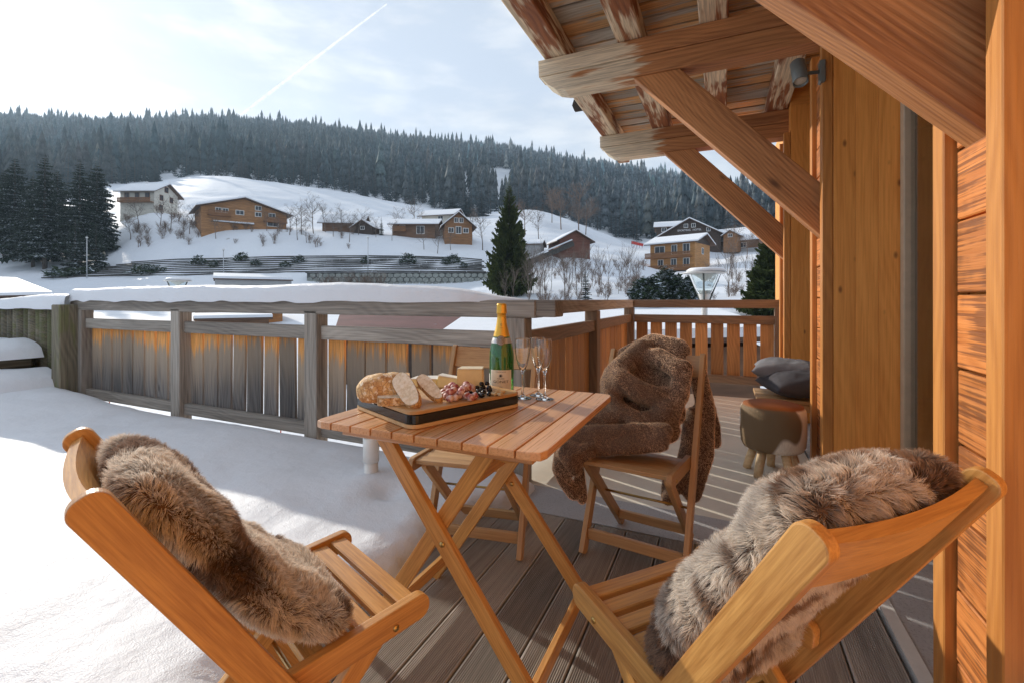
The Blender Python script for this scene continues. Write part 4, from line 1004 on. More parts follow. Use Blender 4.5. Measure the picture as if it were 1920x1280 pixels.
for s_, x in (('SPORTING', -1.35), ('HOTEL', 1.75)):
    obj('lettering', text_mesh(s_, .66, V_letter, .02), hotel, HM @ Matrix.Translation((x, -7.06, 5.15)) @ Matrix.Rotation(R(90), 4, 'X'))

# buildings below the terrace, seen over and between the rails
def roof_at(name, label, pts, th, mat, wallm, cat='house', snow=True):
    """gable building given ridge and eave ends (world): pts = ridge L, ridge R, eave L, eave R"""
    rl, rr, el, er = [Vector(p) for p in pts]; bl = rl + (rl - el) * Vector((1, 1, 0)) if False else Vector((2 * rl.x - el.x, 2 * rl.y - el.y, el.z)); br = Vector((2 * rr.x - er.x, 2 * rr.y - er.y, er.z))
    c = (el + er + bl + br) / 4; t = thing(name, label, cat, (c.x, c.y, -4))
    up = Vector((0, 0, th)); k = .06
    def ins(p): return p.lerp(c, k) - Vector((0, 0, .12))
    E = [ins(q) for q in (el, er, br, bl)]; G0 = [Vector((q.x, q.y, -4.6)) for q in E]; RL, RR = ins(rl), ins(rr); RL.z = rl.z - .15; RR.z = rr.z - .15
    obj('wall', mesh('wall', G0 + E + [RL, RR], [(0, 1, 5, 4), (2, 3, 7, 6), (1, 2, 6, 9, 5), (3, 0, 4, 8, 7), (4, 5, 9, 8), (6, 7, 8, 9)], wallm), t)
    V = [el, er, rr, rl, br, bl]; V2 = [q + up for q in V]
    fs = [(0, 1, 2, 3), (3, 2, 4, 5)]; n = 6
    rf = obj('roof', mesh('roof', V + V2, [f[::-1] for f in fs] + [tuple(i + n for i in f) for f in fs] + [(0, 1, 7, 6), (1, 2, 8, 7), (2, 4, 10, 8), (4, 5, 11, 10), (5, 3, 9, 11), (3, 0, 6, 9)], mat), t)
    if snow:
        a = [q + up + Vector((0, 0, .003)) for q in V]; b = [q + up + Vector((0, 0, .2)) for q in V]
        obj('roof_snow', mesh('roof_snow', a + b, [f[::-1] for f in fs] + [tuple(i + n for i in f) for f in fs] + [(0, 1, 7, 6), (1, 2, 8, 7), (2, 4, 10, 8), (4, 5, 11, 10), (5, 3, 9, 11), (3, 0, 6, 9)], M_roofsnow), rf)
    return t
nr = roof_at('snow_roofed_house', 'house below the terrace whose broad white snow roof shows behind the bottle', [W(880, 600, 16), W(1345, 596, 15), W(815, 655, 9.6), W(1460, 640, 9.2)], .1, V_eave, V_mid)
cP = W(910, 606, 14); boxes('chimney', [(-.32, .32, -.32, .32, -1.2, .22)], V_grey, nr, Matrix.Translation(cP))
rb = roof_at('red_roofed_barn', 'barn below the terrace with bare dark red roof and thin snow on its ridge', [W(640, 583, 30), W(862, 583, 30), W(622, 640, 22), W(880, 640, 22)], .12, V_redroof, V_dark, snow=False)
bar('ridge_snow', W(640, 580, 30), W(862, 580, 30), .5, .14, M_roofsnow, rb)
for px, py in ((752, 595), (772, 594), (850, 592), (815, 614)):
    dsk = 30 - (py - 583) / 57 * 8; P = W(px, py, dsk); o = boxes('skylight', [(-.3, .3, -.25, .25, -.1, .14)], V_pane, rb, Matrix.Translation(P))
    boxes('skylight_frame', [(-.34, .34, -.31, -.252, -.1, .2)], V_grey, o, Matrix.Translation(P))
oh = chalet('orange_house', 'orange boarded house in the valley seen between the rails of the left fence', 447, 607, 40, 6.2, 5, 1.1, .5, 'x', 4, vmat('orange_boarding', (.45, .19, .06)), .3, .15, wins=[('F', -1.5, .55, .7, .35)])
chalet('snowy_carport', 'low carport with thick flat snow roof in front of the orange house', 437, 609, 36, 4.6, 3.0, .42, .1, 'x', 4, V_mid, .25, .25, cat='carport')
chalet('flat_roofed_block', 'pale block with a flat snow roof just above the snowy rail', 475, 552, 66, 9.2, 6, 1.9, .5, 'x', 3, V_grey, .2, .35, cat='building')
roof_at('snowy_cabin', 'cabin whose low snow covered roof shows at the left edge above the palisade', [W(-160, 522, 36), W(30, 528, 36), W(-200, 562, 30), W(98, 556, 30)], .12, V_eave, V_dark, 'cabin')
# street lamps
M_lampg = NT('lamp_glass').set((.9, .95, .95), .05, Transmission_Weight=1.0, IOR=1.08)
M_lampm = plain('lamp_green_grey_metal', (.09, .11, .11), .4, .1)
def funnel_lamp(px, d, ytop, label, sc_=1.0):
    P = W(px, ytop, d); t = thing('street_lamp', label, 'street lamp', (P.x, P.y, -4)); T = Matrix.Translation((P.x, P.y, P.z)) @ Matrix.Diagonal((sc_, sc_, sc_, 1))
    obj('lamp_disc', lathe_mesh('lamp_disc', [(.001, -.02), (.3, -.025), (.375, -.01), (.38, .0), (.3, .018), (.001, .03)], 36, M_alu), t, T)
    obj('reflector_cone', lathe_mesh('reflector_cone', [(.19, -.027), (.08, -.1), (.001, -.17)], 30, V_wfr), t, T)
    obj('funnel_glass', lathe_mesh('funnel_glass', [(.262, -.03), (.17, -.25), (.11, -.38), (.104, -.38), (.164, -.25), (.255, -.03)], 36, M_lampg), t, T)
    obj('lamp_base', lathe_mesh('lamp_base', [(.001, -.33), (.1, -.33), (.105, -.4), (.05, -.56), (.05, -.62)], 24, M_alu), t, T)
    for k in range(3):
        a = k * 2.094 + .5; c, s = math.cos(a), math.sin(a)
        vv, ff = tube_geo([(.29 * c, .29 * s, -.02), (.14 * c, .14 * s, -.38), (.055 * c, .055 * s, -.6)], [.016, .018, .016], 6); obj('arm', mesh('arm', vv, ff, M_lampm, True), t, T)
    obj('pole', lathe_mesh('pole', [(.05, -.6), (.05, -6.0)], 16, M_alu), t, T)
    sn = bpy.data.objects.new('snow_hat', lathe_mesh('snow_hat', [(.33, .02), (.34, .045), (.28, .085), (.001, .1)], 30, M_roofsnow)); link(sn)
    sn.matrix_basis = T @ Matrix.Translation((.03, 0, 0)); tag(sn, 'small cap of snow on the disc of the ' + ('right' if px > 900 else 'left') + ' street lamp', 'snow')
    return t
funnel_lamp(1321, 8.3, 512, 'glass funnel street lamp with flat disc top behind the right fence')
funnel_lamp(333, 13.5, 527, 'street lamp disc peeking above the snowy rail on the left', .95)
for px, yt, yb_, lb in ((163, 445, 520, 'thin lamp pole at the left end of the log terraces'), (419, 468, 512, 'thin lamp pole before the middle of the log terraces'), (690, 445, 512, 'tall thin lamp pole before the right half of the log terraces')):
    a = W(px, yb_, 81.5); b = W(px, yt, 81.5); t = thing('lamp_pole', lb, 'lamp pole', a)
    tube('pole', [a - Vector((0, 0, 1)), b], .07, M_steel, t, 6); o = obj('lamp_head', lathe_mesh('lamp_head', [(.02, -.25), (.16, -.2), (.2, 0), (.02, .08)], 10, M_alu), t, Matrix.Translation(b))
sf = thing('safety_fence', 'short red safety fence at the foot of the piste left of the hotel', 'fence', W(1190, 458, 150))
for k in range(5): tube('stake', [W(1184 + k * 5, 462 + k, 150), W(1184 + k * 5, 452 + k, 150)], .05, V_dark, sf, 5)
bar('net', W(1184, 455, 150), W(1206, 460, 150), .04, .9, plain('red_net', (.6, .05, .04), .6), sf)
for px, py, lb in ((525, 820, 'orange snow stake beyond the fence, right one'), (205, 742, 'orange snow stake beyond the fence, left one')):
    b = W(px, py, 4.6 if px > 400 else 6.0); t = tube('snow_stake', [b - Vector((0, 0, .15)), b + Vector((.012, 0, .09 if px > 400 else .03))], .006, plain('orange_stake', (.7, .12, .03), .6), None, 6); tag(t, lb, 'stake')
# vapour trail high in the sky
m = NT('vapour'); tc = m.n('ShaderNodeTexCoord'); nz = m.noise(tc.outputs['Object'], .004, 5, .6)
tr = m.n('ShaderNodeBsdfTransparent'); df = m.n('ShaderNodeBsdfTranslucent', {'Color': (.95, .95, .95, 1)}); mx = m.n('ShaderNodeMixShader')
m.l(m.rng(nz, .3, .7, .25, .6), mx.inputs[0]); m.l(tr.outputs[0], mx.inputs[1]); m.l(df.outputs[0], mx.inputs[2]); m.l(mx.outputs[0], m.out.inputs[0]); M_vap = m.m
a, b = W(430, 232, 9000), W(725, 8, 6000)
tag(tube('contrail', [a.lerp(b, t) for t in np.linspace(0, 1, 12)], [22, 26, 28, 30, 28, 24, 24, 22, 20, 17, 14, 10], M_vap, None, 10), 'thin white vapour trail slanting up across the pale sky', 'contrail')
# ================================================================ FURNITURE
def round_bar_mesh(L, w, t, mat, r0=.5, r1=.5, n=8):
    """flat bar 0..L on local X, width w in Z, thickness t in Y, ends rounded (fraction of w)"""
    pts = []
    def arc(cx, r, a0, a1, sz):
        return [(cx + r * math.cos(R(a0 + (a1 - a0) * k / n)), sz + r * math.sin(R(a0 + (a1 - a0) * k / n))) for k in range(n + 1)]
    h = w / 2
    a = w * r1; pts += arc(L - a, a, -90, 0, -h + a) + ([] if r1 >= .5 else []) + arc(L - a, a, 0, 90, h - a)
    a = w * r0; pts += arc(a, a, 90, 180, h - a) + arc(a, a, 180, 270, -h + a)
    q = []
    for p in pts:
        if not q or (abs(p[0] - q[-1][0]) + abs(p[1] - q[-1][1])) > 1e-5: q.append(p)
    if abs(q[0][0] - q[-1][0]) + abs(q[0][1] - q[-1][1]) < 1e-5: q.pop()
    return prism_mesh('rounded_bar', q, t, mat, min(.003, t * .2))
def rbar(name, p0, p1, w, t, mat, parent, side=(1, 0, 0), r0=.4, r1=.4):
    """p0->p1, thickness t along 'side', width w in the remaining direction"""
    p0, p1 = Vector(p0), Vector(p1); x = (p1 - p0); L = x.length; x.normalize(); y = Vector(side); y = (y - x * y.dot(x)).normalized(); z = x.cross(y)
    M = Matrix((x, y, z)).transposed().to_4x4(); M.translation = p0
    return obj(name, round_bar_mesh(L, w, t, mat, r0, r1), parent, M)
def folding_chair(label, top, facing, mat, zt=.83, sf=.506, group='wooden folding chairs around the table', smat=None):
    """local frame: +Y forward, s=0 under the top of the back"""
    rz = math.atan2(facing[1], facing[0]) - math.pi / 2
    t = thing('folding_chair', label, 'chair', (0, 0, 0), 0, group)
    k = sf / zt; smat = smat or mat
    for s in (-1, 1):
        rbar('upright', (s * .208, 0.0, zt), (s * .208, sf, 0.0), .05, .022, mat, t, (1, 0, 0), .42, .12)
        rbar('seat_rail', (s * .184, k * .40 - .0, .405), (s * .184, .552, .432), .052, .022, mat, t, (1, 0, 0), .3, .48)
        rbar('leg', (s * .16, .47, .42), (s * .16, .03, .0), .042, .022, mat, t, (1, 0, 0), .3, .1)
        c = obj('bolt', lathe_mesh('bolt', [(.001, .003), (.006, .002), (.007, 0), (.007, -.006)], 14, M_brass), t, Matrix.Translation((s * .1955, .47, .415)) @ Matrix.Rotation(R(90) * s, 4, 'Y'))
    s0 = k * (zt - .42)
    n = 5; a0, a1 = s0 + .045, .535
    p = (a1 - a0) / n
    for i in range(n):
        y = a0 + (i + .5) * p; z = .418 + .022 * (y - a0) / (a1 - a0)
        bar('seat_slat', (-.172, y, z), (.172, y, z), p - .009, .016, smat, t, b=.0025)
    # curved back board between the uprights
    nb = 12; V = []; zc = zt - .055; hh = .05; nrm = Vector((0, zt, sf)).normalized()
    dz = Vector((0, -sf, zt)).normalized()
    for i in range(nb + 1):
        x = -.196 + .392 * i / nb; bow = .016 * (1 - (2 * i / nb - 1) ** 2)
        c = Vector((x, k * .055, zc)) - nrm * bow
        for (u, v) in ((-hh, -.009), (hh, -.009), (hh, .009), (-hh, .009)): V.append(c + dz * u + nrm * v)
    Fc = [(4 * i + j, 4 * i + 4 + j, 4 * i + 4 + (j + 1) % 4, 4 * i + (j + 1) % 4) for i in range(nb) for j in range(4)] + [(0, 1, 2, 3), (4 * nb + 3, 4 * nb + 2, 4 * nb + 1, 4 * nb)]
    bm = bmesh.new(); bvs = [bm.verts.new(v) for v in V]
    for f in Fc: bm.faces.new([bvs[i] for i in f])
    bmesh.ops.recalc_face_normals(bm, faces=bm.faces); me = bpy.data.meshes.new('back_board'); bm.to_mesh(me); bm.free(); me.materials.append(mat)
    obj('back_board', me, t)
    yb = k * (zt - .075)
    bar('stretcher', (-.196, yb, .075), (.196, yb, .075), .02, .045, mat, t, b=.003)
    yr = .03 + .44 * .07 / .42
    bar('stretcher', (-.149, yr, .07), (.149, yr, .07), .02, .04, mat, t, b=.003)
    # crossing rod
    zz = .245; yy = k * (zt - zz)
    obj('rod', mesh('rod', *tube_geo([(-.205, yy, zz), (.205, yy, zz)], .005, 8), M_brass, True), t)
    t.matrix_basis = Matrix.Translation((top[0], top[1], 0)) @ Matrix.Rotation(rz, 4, 'Z')
    return t
chA = folding_chair('honey coloured folding chair at the left foreground with a brown sheepskin on its back', (-.953, .386), (.358, .934), M_teak, .825)
chB = folding_chair('honey coloured folding chair at the right foreground seen from behind with a pale sheepskin', (.240, .787), (-.76, .65), M_teak, .815)
chC = folding_chair('folding chair draped with the long brown fur throw right of the table', (-.285, 2.29), (-.13, -.99), M_teak2, .835, .40)
chD = folding_chair('pale folding chair standing behind the table, half hidden by the bottle', (-1.03, 2.06), (.17, -.985), M_teak2, .85, .34)

# ---- table
tb = thing('folding_table', 'square slatted folding table of varnished wood in the middle of the deck', 'table', (-.707, 1.31, 0))
TX0, TX1, TY0, TY1, TT = -1.056, -.358, .955, 1.668, .74
pw = (TX1 - TX0) / 10
for i in range(10):
    x0, x1 = TX0 + i * pw + .0028, TX0 + (i + 1) * pw - .0028
    c0 = .035 if i in (0, 9) else 0
    o = [(x0, TY0), (x1, TY0), (x1, TY1), (x0, TY1)]
    if i == 0: o = [(x0 + .03, TY0), (x1, TY0), (x1, TY1), (x0 + .03, TY1), (x0 + .008, TY1 - .008), (x0, TY1 - .03), (x0, TY0 + .03), (x0 + .008, TY0 + .008)]
    if i == 9: o = [(x0, TY0), (x1 - .03, TY0), (x1 - .008, TY0 + .008), (x1, TY0 + .03), (x1, TY1 - .03), (x1 - .008, TY1 - .008), (x1 - .03, TY1), (x0, TY1)]
    cx = (x0 + x1) / 2; loc = [(y - TY0, -(x - cx)) for x, y in o]
    M = Matrix.Translation((cx, TY0, TT - .010)) @ Matrix(((0, 0, -1, 0), (1, 0, 0, 0), (0, 1, 0, 0), (0, 0, 0, 1))) 
    # local x -> world y, local z -> world -x, local y -> world z
    obj('table_slat', prism_mesh('table_slat', loc, .02, M_table, .003), tb, M)
for y in (1.035, 1.59): bar('cross_bar', (TX0 + .05, y, TT - .036), (TX1 - .05, y, TT - .036), .04, .03, M_table, tb)
for y, dy in ((1.085, 0), (1.545, 0)):
    rbar('leg', (-.925, y, .70), (-.385, y, .0), .046, .022, M_teak, tb, (0, 1, 0), .2, .1)
    yy = y + (.024 if y < 1.3 else -.024)
    rbar('leg', (-.555, yy, .70), (-1.03, yy, .0), .046, .022, M_teak, tb, (0, 1, 0), .2, .1)
    obj('bracket', prism_mesh('bracket', [(-.11, .012), (.11, .012), (.09, -.02), (.05, -.046), (0, -.055), (-.05, -.046), (-.09, -.02)], .018, M_teak, .003), tb, Matrix.Translation((-.53, yy + (.021 if y < 1.3 else -.021), .697)))
    for (bx_, bz) in ((-.70, .41), (-.55, .68)):
        obj('bolt', lathe_mesh('bolt', [(.001, .004), (.006, .003), (.008, 0), (.008, -.006)], 14, M_brass), tb, Matrix.Translation((bx_, y - .012, bz)) @ Matrix.Rotation(R(90), 4, 'X'))
bar('stretcher', (-.44, 1.096, .075), (-.44, 1.534, .075), .02, .045, M_teak, tb)
bar('stretcher', (-.975, 1.12, .085), (-.975, 1.51, .085), .02, .04, M_teak, tb)
bar('stretcher', (-.63, 1.12, .585), (-.63, 1.51, .585), .02, .04, M_teak, tb)

# ---- white pipe in the snow
M_pvc = plain('white_plastic', (.78, .77, .73), .35, .03)
pp = thing('vent_pipe', 'short white plastic pipe standing in the snow left of the table', 'pipe', (-1.745, 1.975, .0))
obj('pipe', lathe_mesh('pipe', [(.037, -.1), (.037, .28), (.033, .28), (.033, .0)], 28, M_pvc), pp, Matrix.Translation((-1.745, 1.975, .0)))
obj('collar', lathe_mesh('collar', [(.0372, .2), (.043, .202), (.043, .33), (.040, .333), (.037, .33), (.037, .2)], 28, M_pvc), pp, Matrix.Translation((-1.745, 1.975, .0)))

# ---- stool with cowhide seat
m = NT('cowhide'); tc = m.n('ShaderNodeTexCoord'); v = tc.outputs['Object']
n1 = m.noise(m.scale(v, 1, 1, .7), 3.1, 1, .5, .2); n2 = m.noise(m.scale(v, 200, 200, 20), 1.0, 2)
cc = m.mixc(m.rng(n1, .475, .505), (.20, .14, .08), (.80, .74, .64)); cc = m.mixc(m.math('MULTIPLY', m.rng(n2, .4, .8), .25), cc, (.2, .14, .08))
sx = m.n('ShaderNodeSeparateXYZ'); m.l(v, sx.inputs[0]); tp = m.rng(m.math('ADD', sx.outputs[2], m.math('MULTIPLY', n1, .03)), .43, .445)
cc = m.mixc(tp, cc, m.mixc(m.rng(n1, .3, .6), (.42, .14, .035), (.22, .075, .025))); m.bump(n2, .4, .003); M_cow = m.set(cc, .7, Specular_IOR_Level=.2)
stl = thing('hide_stool', 'round stool with cowhide seat and short wooden log legs beside the pier', 'stool', (.285, 3.30, 0), .4)
Ms = Matrix.Translation((.285, 3.30, 0))
obj('seat', lathe_mesh('seat', [(.001, .155), (.13, .155), (.165, .165), (.178, .19), (.184, .26), (.184, .36), (.180, .405), (.165, .43), (.12, .442), (.001, .446)], 48, M_cow), stl, Ms)
M_log2 = wood('pale_stool_leg', (.80, .60, .36), (.62, .43, .22), rough=.6, knots=.1)
for k in range(5):
    a = k * 1.2566 + .3; c, s = math.cos(a), math.sin(a)
    tube('leg', [Ms @ Vector((.10 * c, .10 * s, .165)), Ms @ Vector((.135 * c, .135 * s, .06)), Ms @ Vector((.15 * c, .15 * s, 0))], [.026, .025, .024], M_log2, stl, 12)

# ---- low bench with two grey cushions
bn = thing('low_bench', 'low wooden bench against the alcove wall under the grey cushions', 'bench', (.52, 3.95, 0))
for y in (3.78, 3.92, 4.06): bar('seat_slat', (.22, y, .375), (.88, y, .375), .125, .025, M_teak2, bn)
for x in (.26, .82):
    for y in (3.76, 4.08): bar('leg', (x, y, 0), (x, y, .361), .04, .04, M_teak2, bn, up=(0, 1, 0))
    bar('side_rail', (x, 3.78, .33), (x, 4.06, .33), .025, .05, M_teak2, bn)
bar('front_rail', (.28, 3.745, .33), (.80, 3.745, .33), .02, .05, M_teak2, bn)
def cloth(name, c):
    m = NT(name); tc = m.n('ShaderNodeTexCoord'); v = tc.outputs['Object']
    a = m.noise(v, 9, 3); b = m.noise(v, 700, 1); cc = m.mixc(m.rng(a, .3, .7), tuple(x * .85 for x in c), c); m.bump(m.math('ADD', m.math('MULTIPLY', a, 1.0), m.math('MULTIPLY', b, .04)), .35, .02); return m.set(cc, .9, Specular_IOR_Level=.2)
def cushion(name, label, cx, cy, cz, w, l, h, rot, tilt, mat, seed):
    n = 34; U = np.linspace(-1, 1, n); gu, gv = np.meshgrid(U, U, indexing='ij')
    prof = (1 - np.abs(gu) ** 2.6) * (1 - np.abs(gv) ** 2.6); prof = np.clip(prof, 0, 1) ** .48
    pin = 1 - .10 * (np.abs(gu) ** 2) * (1 - np.abs(gv) ** 2); pin2 = 1 - .10 * (np.abs(gv) ** 2) * (1 - np.abs(gu) ** 2)
    x = gu * w / 2 * (1 - .09 * (1 - gv ** 2) * np.abs(gu) ** 3); y = gv * l / 2 * (1 - .09 * (1 - gu ** 2) * np.abs(gv) ** 3)
    wr_ = (fbm(gu * 3 + seed, gv * 3, 3, seed) - .45) * .03
    top = np.stack([x, y, h / 2 * prof + wr_ * prof], -1).reshape(-1, 3); bot = np.stack([x, y, -h / 2 * prof * .8], -1).reshape(-1, 3)
    f = grid_faces(n, n); me = npmesh(name, np.concatenate([top, bot]), np.concatenate([f, f[:, ::-1] + n * n]), mat, True)
    bm = bmesh.new(); bm.from_mesh(me); bmesh.ops.remove_doubles(bm, verts=bm.verts, dist=.0005); bmesh.ops.recalc_face_normals(bm, faces=bm.faces); bm.to_mesh(me); bm.free()
    o = obj(name, me, None, Matrix.Translation((cx, cy, cz)) @ Matrix.Rotation(rot, 4, 'Z') @ Matrix.Rotation(tilt, 4, 'Y')); return tag(o, label, 'cushion')
cushion('cushion', 'dark charcoal cushion lying in front on the low bench', .50, 3.80, .485, .46, .46, .19, .25, R(-3), cloth('charcoal_cloth', (.075, .072, .08)), 3)
cushion('cushion', 'light grey cushion leaning behind the charcoal one on the bench', .46, 4.02, .54, .50, .46, .19, -.1, R(4), cloth('grey_cloth', (.22, .22, .235)), 8)

# ---- wall spotlight
sp = thing('wall_spotlight', 'small grey cylindrical spotlight mounted on the pier under the eave', 'lamp', (.49, 3.03, 2.33))
M_lampgrey = plain('grey_lamp_paint', (.17, .19, .18), .45, .06)
c0 = Vector((.498, 3.02, 2.33))
bar('mount', c0 + Vector((-.0, 0, -.06)), c0 + Vector((-.0, 0, .06)), .03, .06, M_lampgrey, sp, up=(0, 1, 0), b=.006)
tube('arm', [c0 + Vector((-.01, -.01, 0)), c0 + Vector((-.07, -.02, 0)), c0 + Vector((-.10, -.02, .0))], .010, M_lampgrey, sp)
ax = Vector((.03, -.28, -.6)).normalized(); Ml = frame(c0 + Vector((-.115, .0, .075)), c0 + Vector((-.115, .0, .075)) + ax)[0] @ Matrix.Rotation(R(90), 4, 'Y')
obj('lamp_body', lathe_mesh('lamp_body', [(.001, 0), (.034, 0), (.038, .005), (.038, .15), (.034, .15), (.034, .138), (.001, .138)], 28, M_lampgrey), sp, Ml)
obj('lens', lathe_mesh('lens', [(.001, .1405), (.028, .1405), (.03, .139)], 24, plain('lens', (.6, .58, .5), .2)), sp, Ml)
# ================================================================ TABLE SETTING
TT0 = .7405
# ---- serving board
bu = Vector((-.923, .385, 0)); bv = Vector((.385, .923, 0)); bc0 = Vector((-.735, .982, TT0))
Mb = Matrix((bv, -bu, Vector((0, 0, 1)))).transposed().to_4x4()
LB, WB = .40, .345
Mb.translation = bc0 + bv * LB / 2 + bu * WB / 2
def round_rect(L, Wd, r, n=6):
    pts = []
    for cx, cy, a in ((L / 2 - r, Wd / 2 - r, 0), (-L / 2 + r, Wd / 2 - r, 90), (-L / 2 + r, -Wd / 2 + r, 180), (L / 2 - r, -Wd / 2 + r, 270)):
        pts += [(cx + r * math.cos(R(a + 90 * k / n)), cy + r * math.sin(R(a + 90 * k / n))) for k in range(n + 1)]
    return pts
def slab_profile(name, L, Wd, r, prof, mat):
    """rounded rectangle swept through (inset, z) profile, closed top and bottom"""
    V = []; Fc = []
    for ins_, z in prof: V += [(x, y, z) for x, y in round_rect(L - 2 * ins_, Wd - 2 * ins_, max(.004, r - ins_))]
    n = len(round_rect(L, Wd, r))
    for i in range(len(prof) - 1): Fc += [(i * n + k, i * n + (k + 1) % n, (i + 1) * n + (k + 1) % n, (i + 1) * n + k) for k in range(n)]
    Fc += [tuple(range(n))[::-1], tuple((len(prof) - 1) * n + k for k in range(n))]
    return mesh(name, V, Fc, mat)
M_bamboo = wood('bamboo', (.60, .38, .17), (.44, .25, .095), rough=.45, bump=.08, knots=0, var=.03)
M_bamboo2 = wood('pale_bamboo', (.72, .52, .28), (.58, .38, .18), rough=.45, bump=.08, knots=0, var=.03)
M_blackband = plain('black_lacquer', (.012, .012, .013), .22, .1, 12)
brd = thing('serving_board', 'thick bamboo serving board with a black band round its edge', 'serving board', Mb.translation)
obj('base_layer', slab_profile('base_layer', LB, WB, .03, [(.004, 0), (0, .002), (0, .012)], M_bamboo2), brd, Mb)
obj('black_band', slab_profile('black_band', LB - .002, WB - .002, .03, [(.001, .0125), (-.0015, .015), (-.0015, .036), (.001, .0385)], M_blackband), brd, Mb)
obj('top_layer', slab_profile('top_layer', LB, WB, .03, [(0, .039), (0, .047), (.004, .049)], M_bamboo), brd, Mb)
BZ = TT0 + .049
def BP(px, py, z=BZ): return G(px, py, z)

# ---- bread
m = NT('bread_crust'); v, v0, _ = m.objco(False); a = m.noise(v, 26, 4, .6); b = m.noise(v, 90, 3)
cc = m.mixc(m.rng(a, .32, .62), (.44, .20, .06), (.74, .49, .22)); ck = m.n('ShaderNodeTexVoronoi', {'Scale': 75.0}, feature='DISTANCE_TO_EDGE'); m.l(v, ck.inputs['Vector'])
cc = m.mixc(m.rng(ck.outputs['Distance'], .0, .09, .75, 0), cc, (.28, .11, .03)); cc = m.mixc(m.rng(b, .52, .66), cc, (.88, .76, .58)); m.bump(m.math('ADD', a, m.math('MULTIPLY', b, .3)), .6, .012); M_crust = m.set(cc, .75)
m = NT('bread_crumb'); v, v0, _ = m.objco(False); a = m.noise(v, 60, 4, .7); cc = m.mixc(m.rng(a, .35, .6), (.74, .62, .43), (.93, .85, .70)); m.bump(a, .8, .006); M_crumb = m.set(cc, .85)
def loaf_mesh():
    n, k = 40, 24; V = []; mats = []
    for i in range(n):
        t = i / (n - 1); x = -.075 + .15 * t
        rr = math.sqrt(max(0, 1 - (abs(-.6 + 1.35 * t - .0) if t < .44 else (t - .44) * .55) ** 2)) if True else 1
        tt = max(0.0, 1 - ((.45 - t) / .45) ** 2) if t < .45 else 1 - .16 * ((t - .45) / .55) ** 2
        rr = math.sqrt(max(tt, .0001))
        for j in range(k):
            a = 2 * math.pi * j / k; c, s = math.cos(a), math.sin(a)
            y = .057 * rr * math.copysign(abs(c) ** .85, c); z = .047 * rr * math.copysign(abs(s) ** .8, s)
            z = max(z, -.030); nn = .004 * mnoise.noise(Vector((x * 40, y * 40, z * 40)))
            V.append((x + nn, y * (1 + nn * 8), z + .030 + nn))
    f = [tuple(q) for q in grid_faces(n, k)] + [((i + 1) * k - 1, (i + 2) * k - 1, (i + 1) * k, i * k) for i in range(n - 1)]
    me = mesh('crust', V, f, M_crust, True); end = V[-k:]
    return me, end
lm, lend = loaf_mesh()
lp = BP(718, 748); Ml = Matrix.Translation(lp) @ Matrix.Rotation(R(38), 4, 'Z') @ Matrix.Scale(1.0, 4)
lf = thing('bread_loaf', 'half loaf of round crusty bread at the left end of the serving board', 'bread', lp)
obj('crust', lm, lf, Ml)
obj('crumb', mesh('crumb', [(x + .0006, y * .985, z * .985 + .0005) for x, y, z in lend] + [(lend[0][0] + .002, 0, .03)], [(i, (i + 1) % len(lend), len(lend)) for i in range(len(lend))], M_crumb), lf, Ml)
def slice_(label, P, M, L=.12, w=.062, t=.018, taper=.85):
    th = thing('bread_slice', label, 'bread', P)
    n = 26; out = []
    for i in range(n):
        a = 2 * math.pi * i / n; c, s = math.cos(a), math.sin(a)
        out.append((L / 2 * math.copysign(abs(c) ** .7, c) * (1 + .02 * math.sin(5 * a)), w / 2 * math.copysign(abs(s) ** .75, s) * (1 - (1 - taper) * .5 * (c + 1))))
    V = [(x, y, 0) for x, y in out] + [(x * 1.015, y * 1.02, t / 2) for x, y in out] + [(x, y, t) for x, y in out]
    Fc = [(i, (i + 1) % n, n + (i + 1) % n, n + i) for i in range(n)] + [(n + i, n + (i + 1) % n, 2 * n + (i + 1) % n, 2 * n + i) for i in range(n)]
    obj('crust', mesh('crust', V, Fc, M_crust, True), th, M)
    top = [(x * .985, y * .975, t + .0004) for x, y in out]; bot = [(x * .985, y * .975, -.0004) for x, y in out]
    obj('crumb', mesh('crumb', top + bot, [tuple(range(n)), tuple(range(2 * n - 1, n - 1, -1))], M_crumb), th, M)
def place(p, xdir, ndir):
    x = Vector(xdir).normalized(); z = Vector(ndir); z = (z - x * z.dot(x)).normalized(); y = z.cross(x)
    M = Matrix((x, y, z)).transposed().to_4x4(); M.translation = Vector(p); return M
p1 = BP(737, 757); slice_('small flat slice of bread lying beside the loaf', p1, place(p1 + Vector((0, 0, .001)), (.8, .6, 0), (0, 0, 1)), .085, .06, .022)
a, b = W(752, 712, 1.33), BP(782, 762); slice_('long slice of white bread leaning on the loaf, nearest the camera', b, place(a.lerp(b, .5) , b - a, (-.05, -.65, .75)), (b - a).length * 1.12, .058, .024, .8)
a, b = W(789, 712, 1.40), BP(826, 753); slice_('rough bread slice leaning in front of the cheese', b, place(a.lerp(b, .5), b - a, (.3, -.55, .75)), (b - a).length * 1.05, .045, .018, .7)

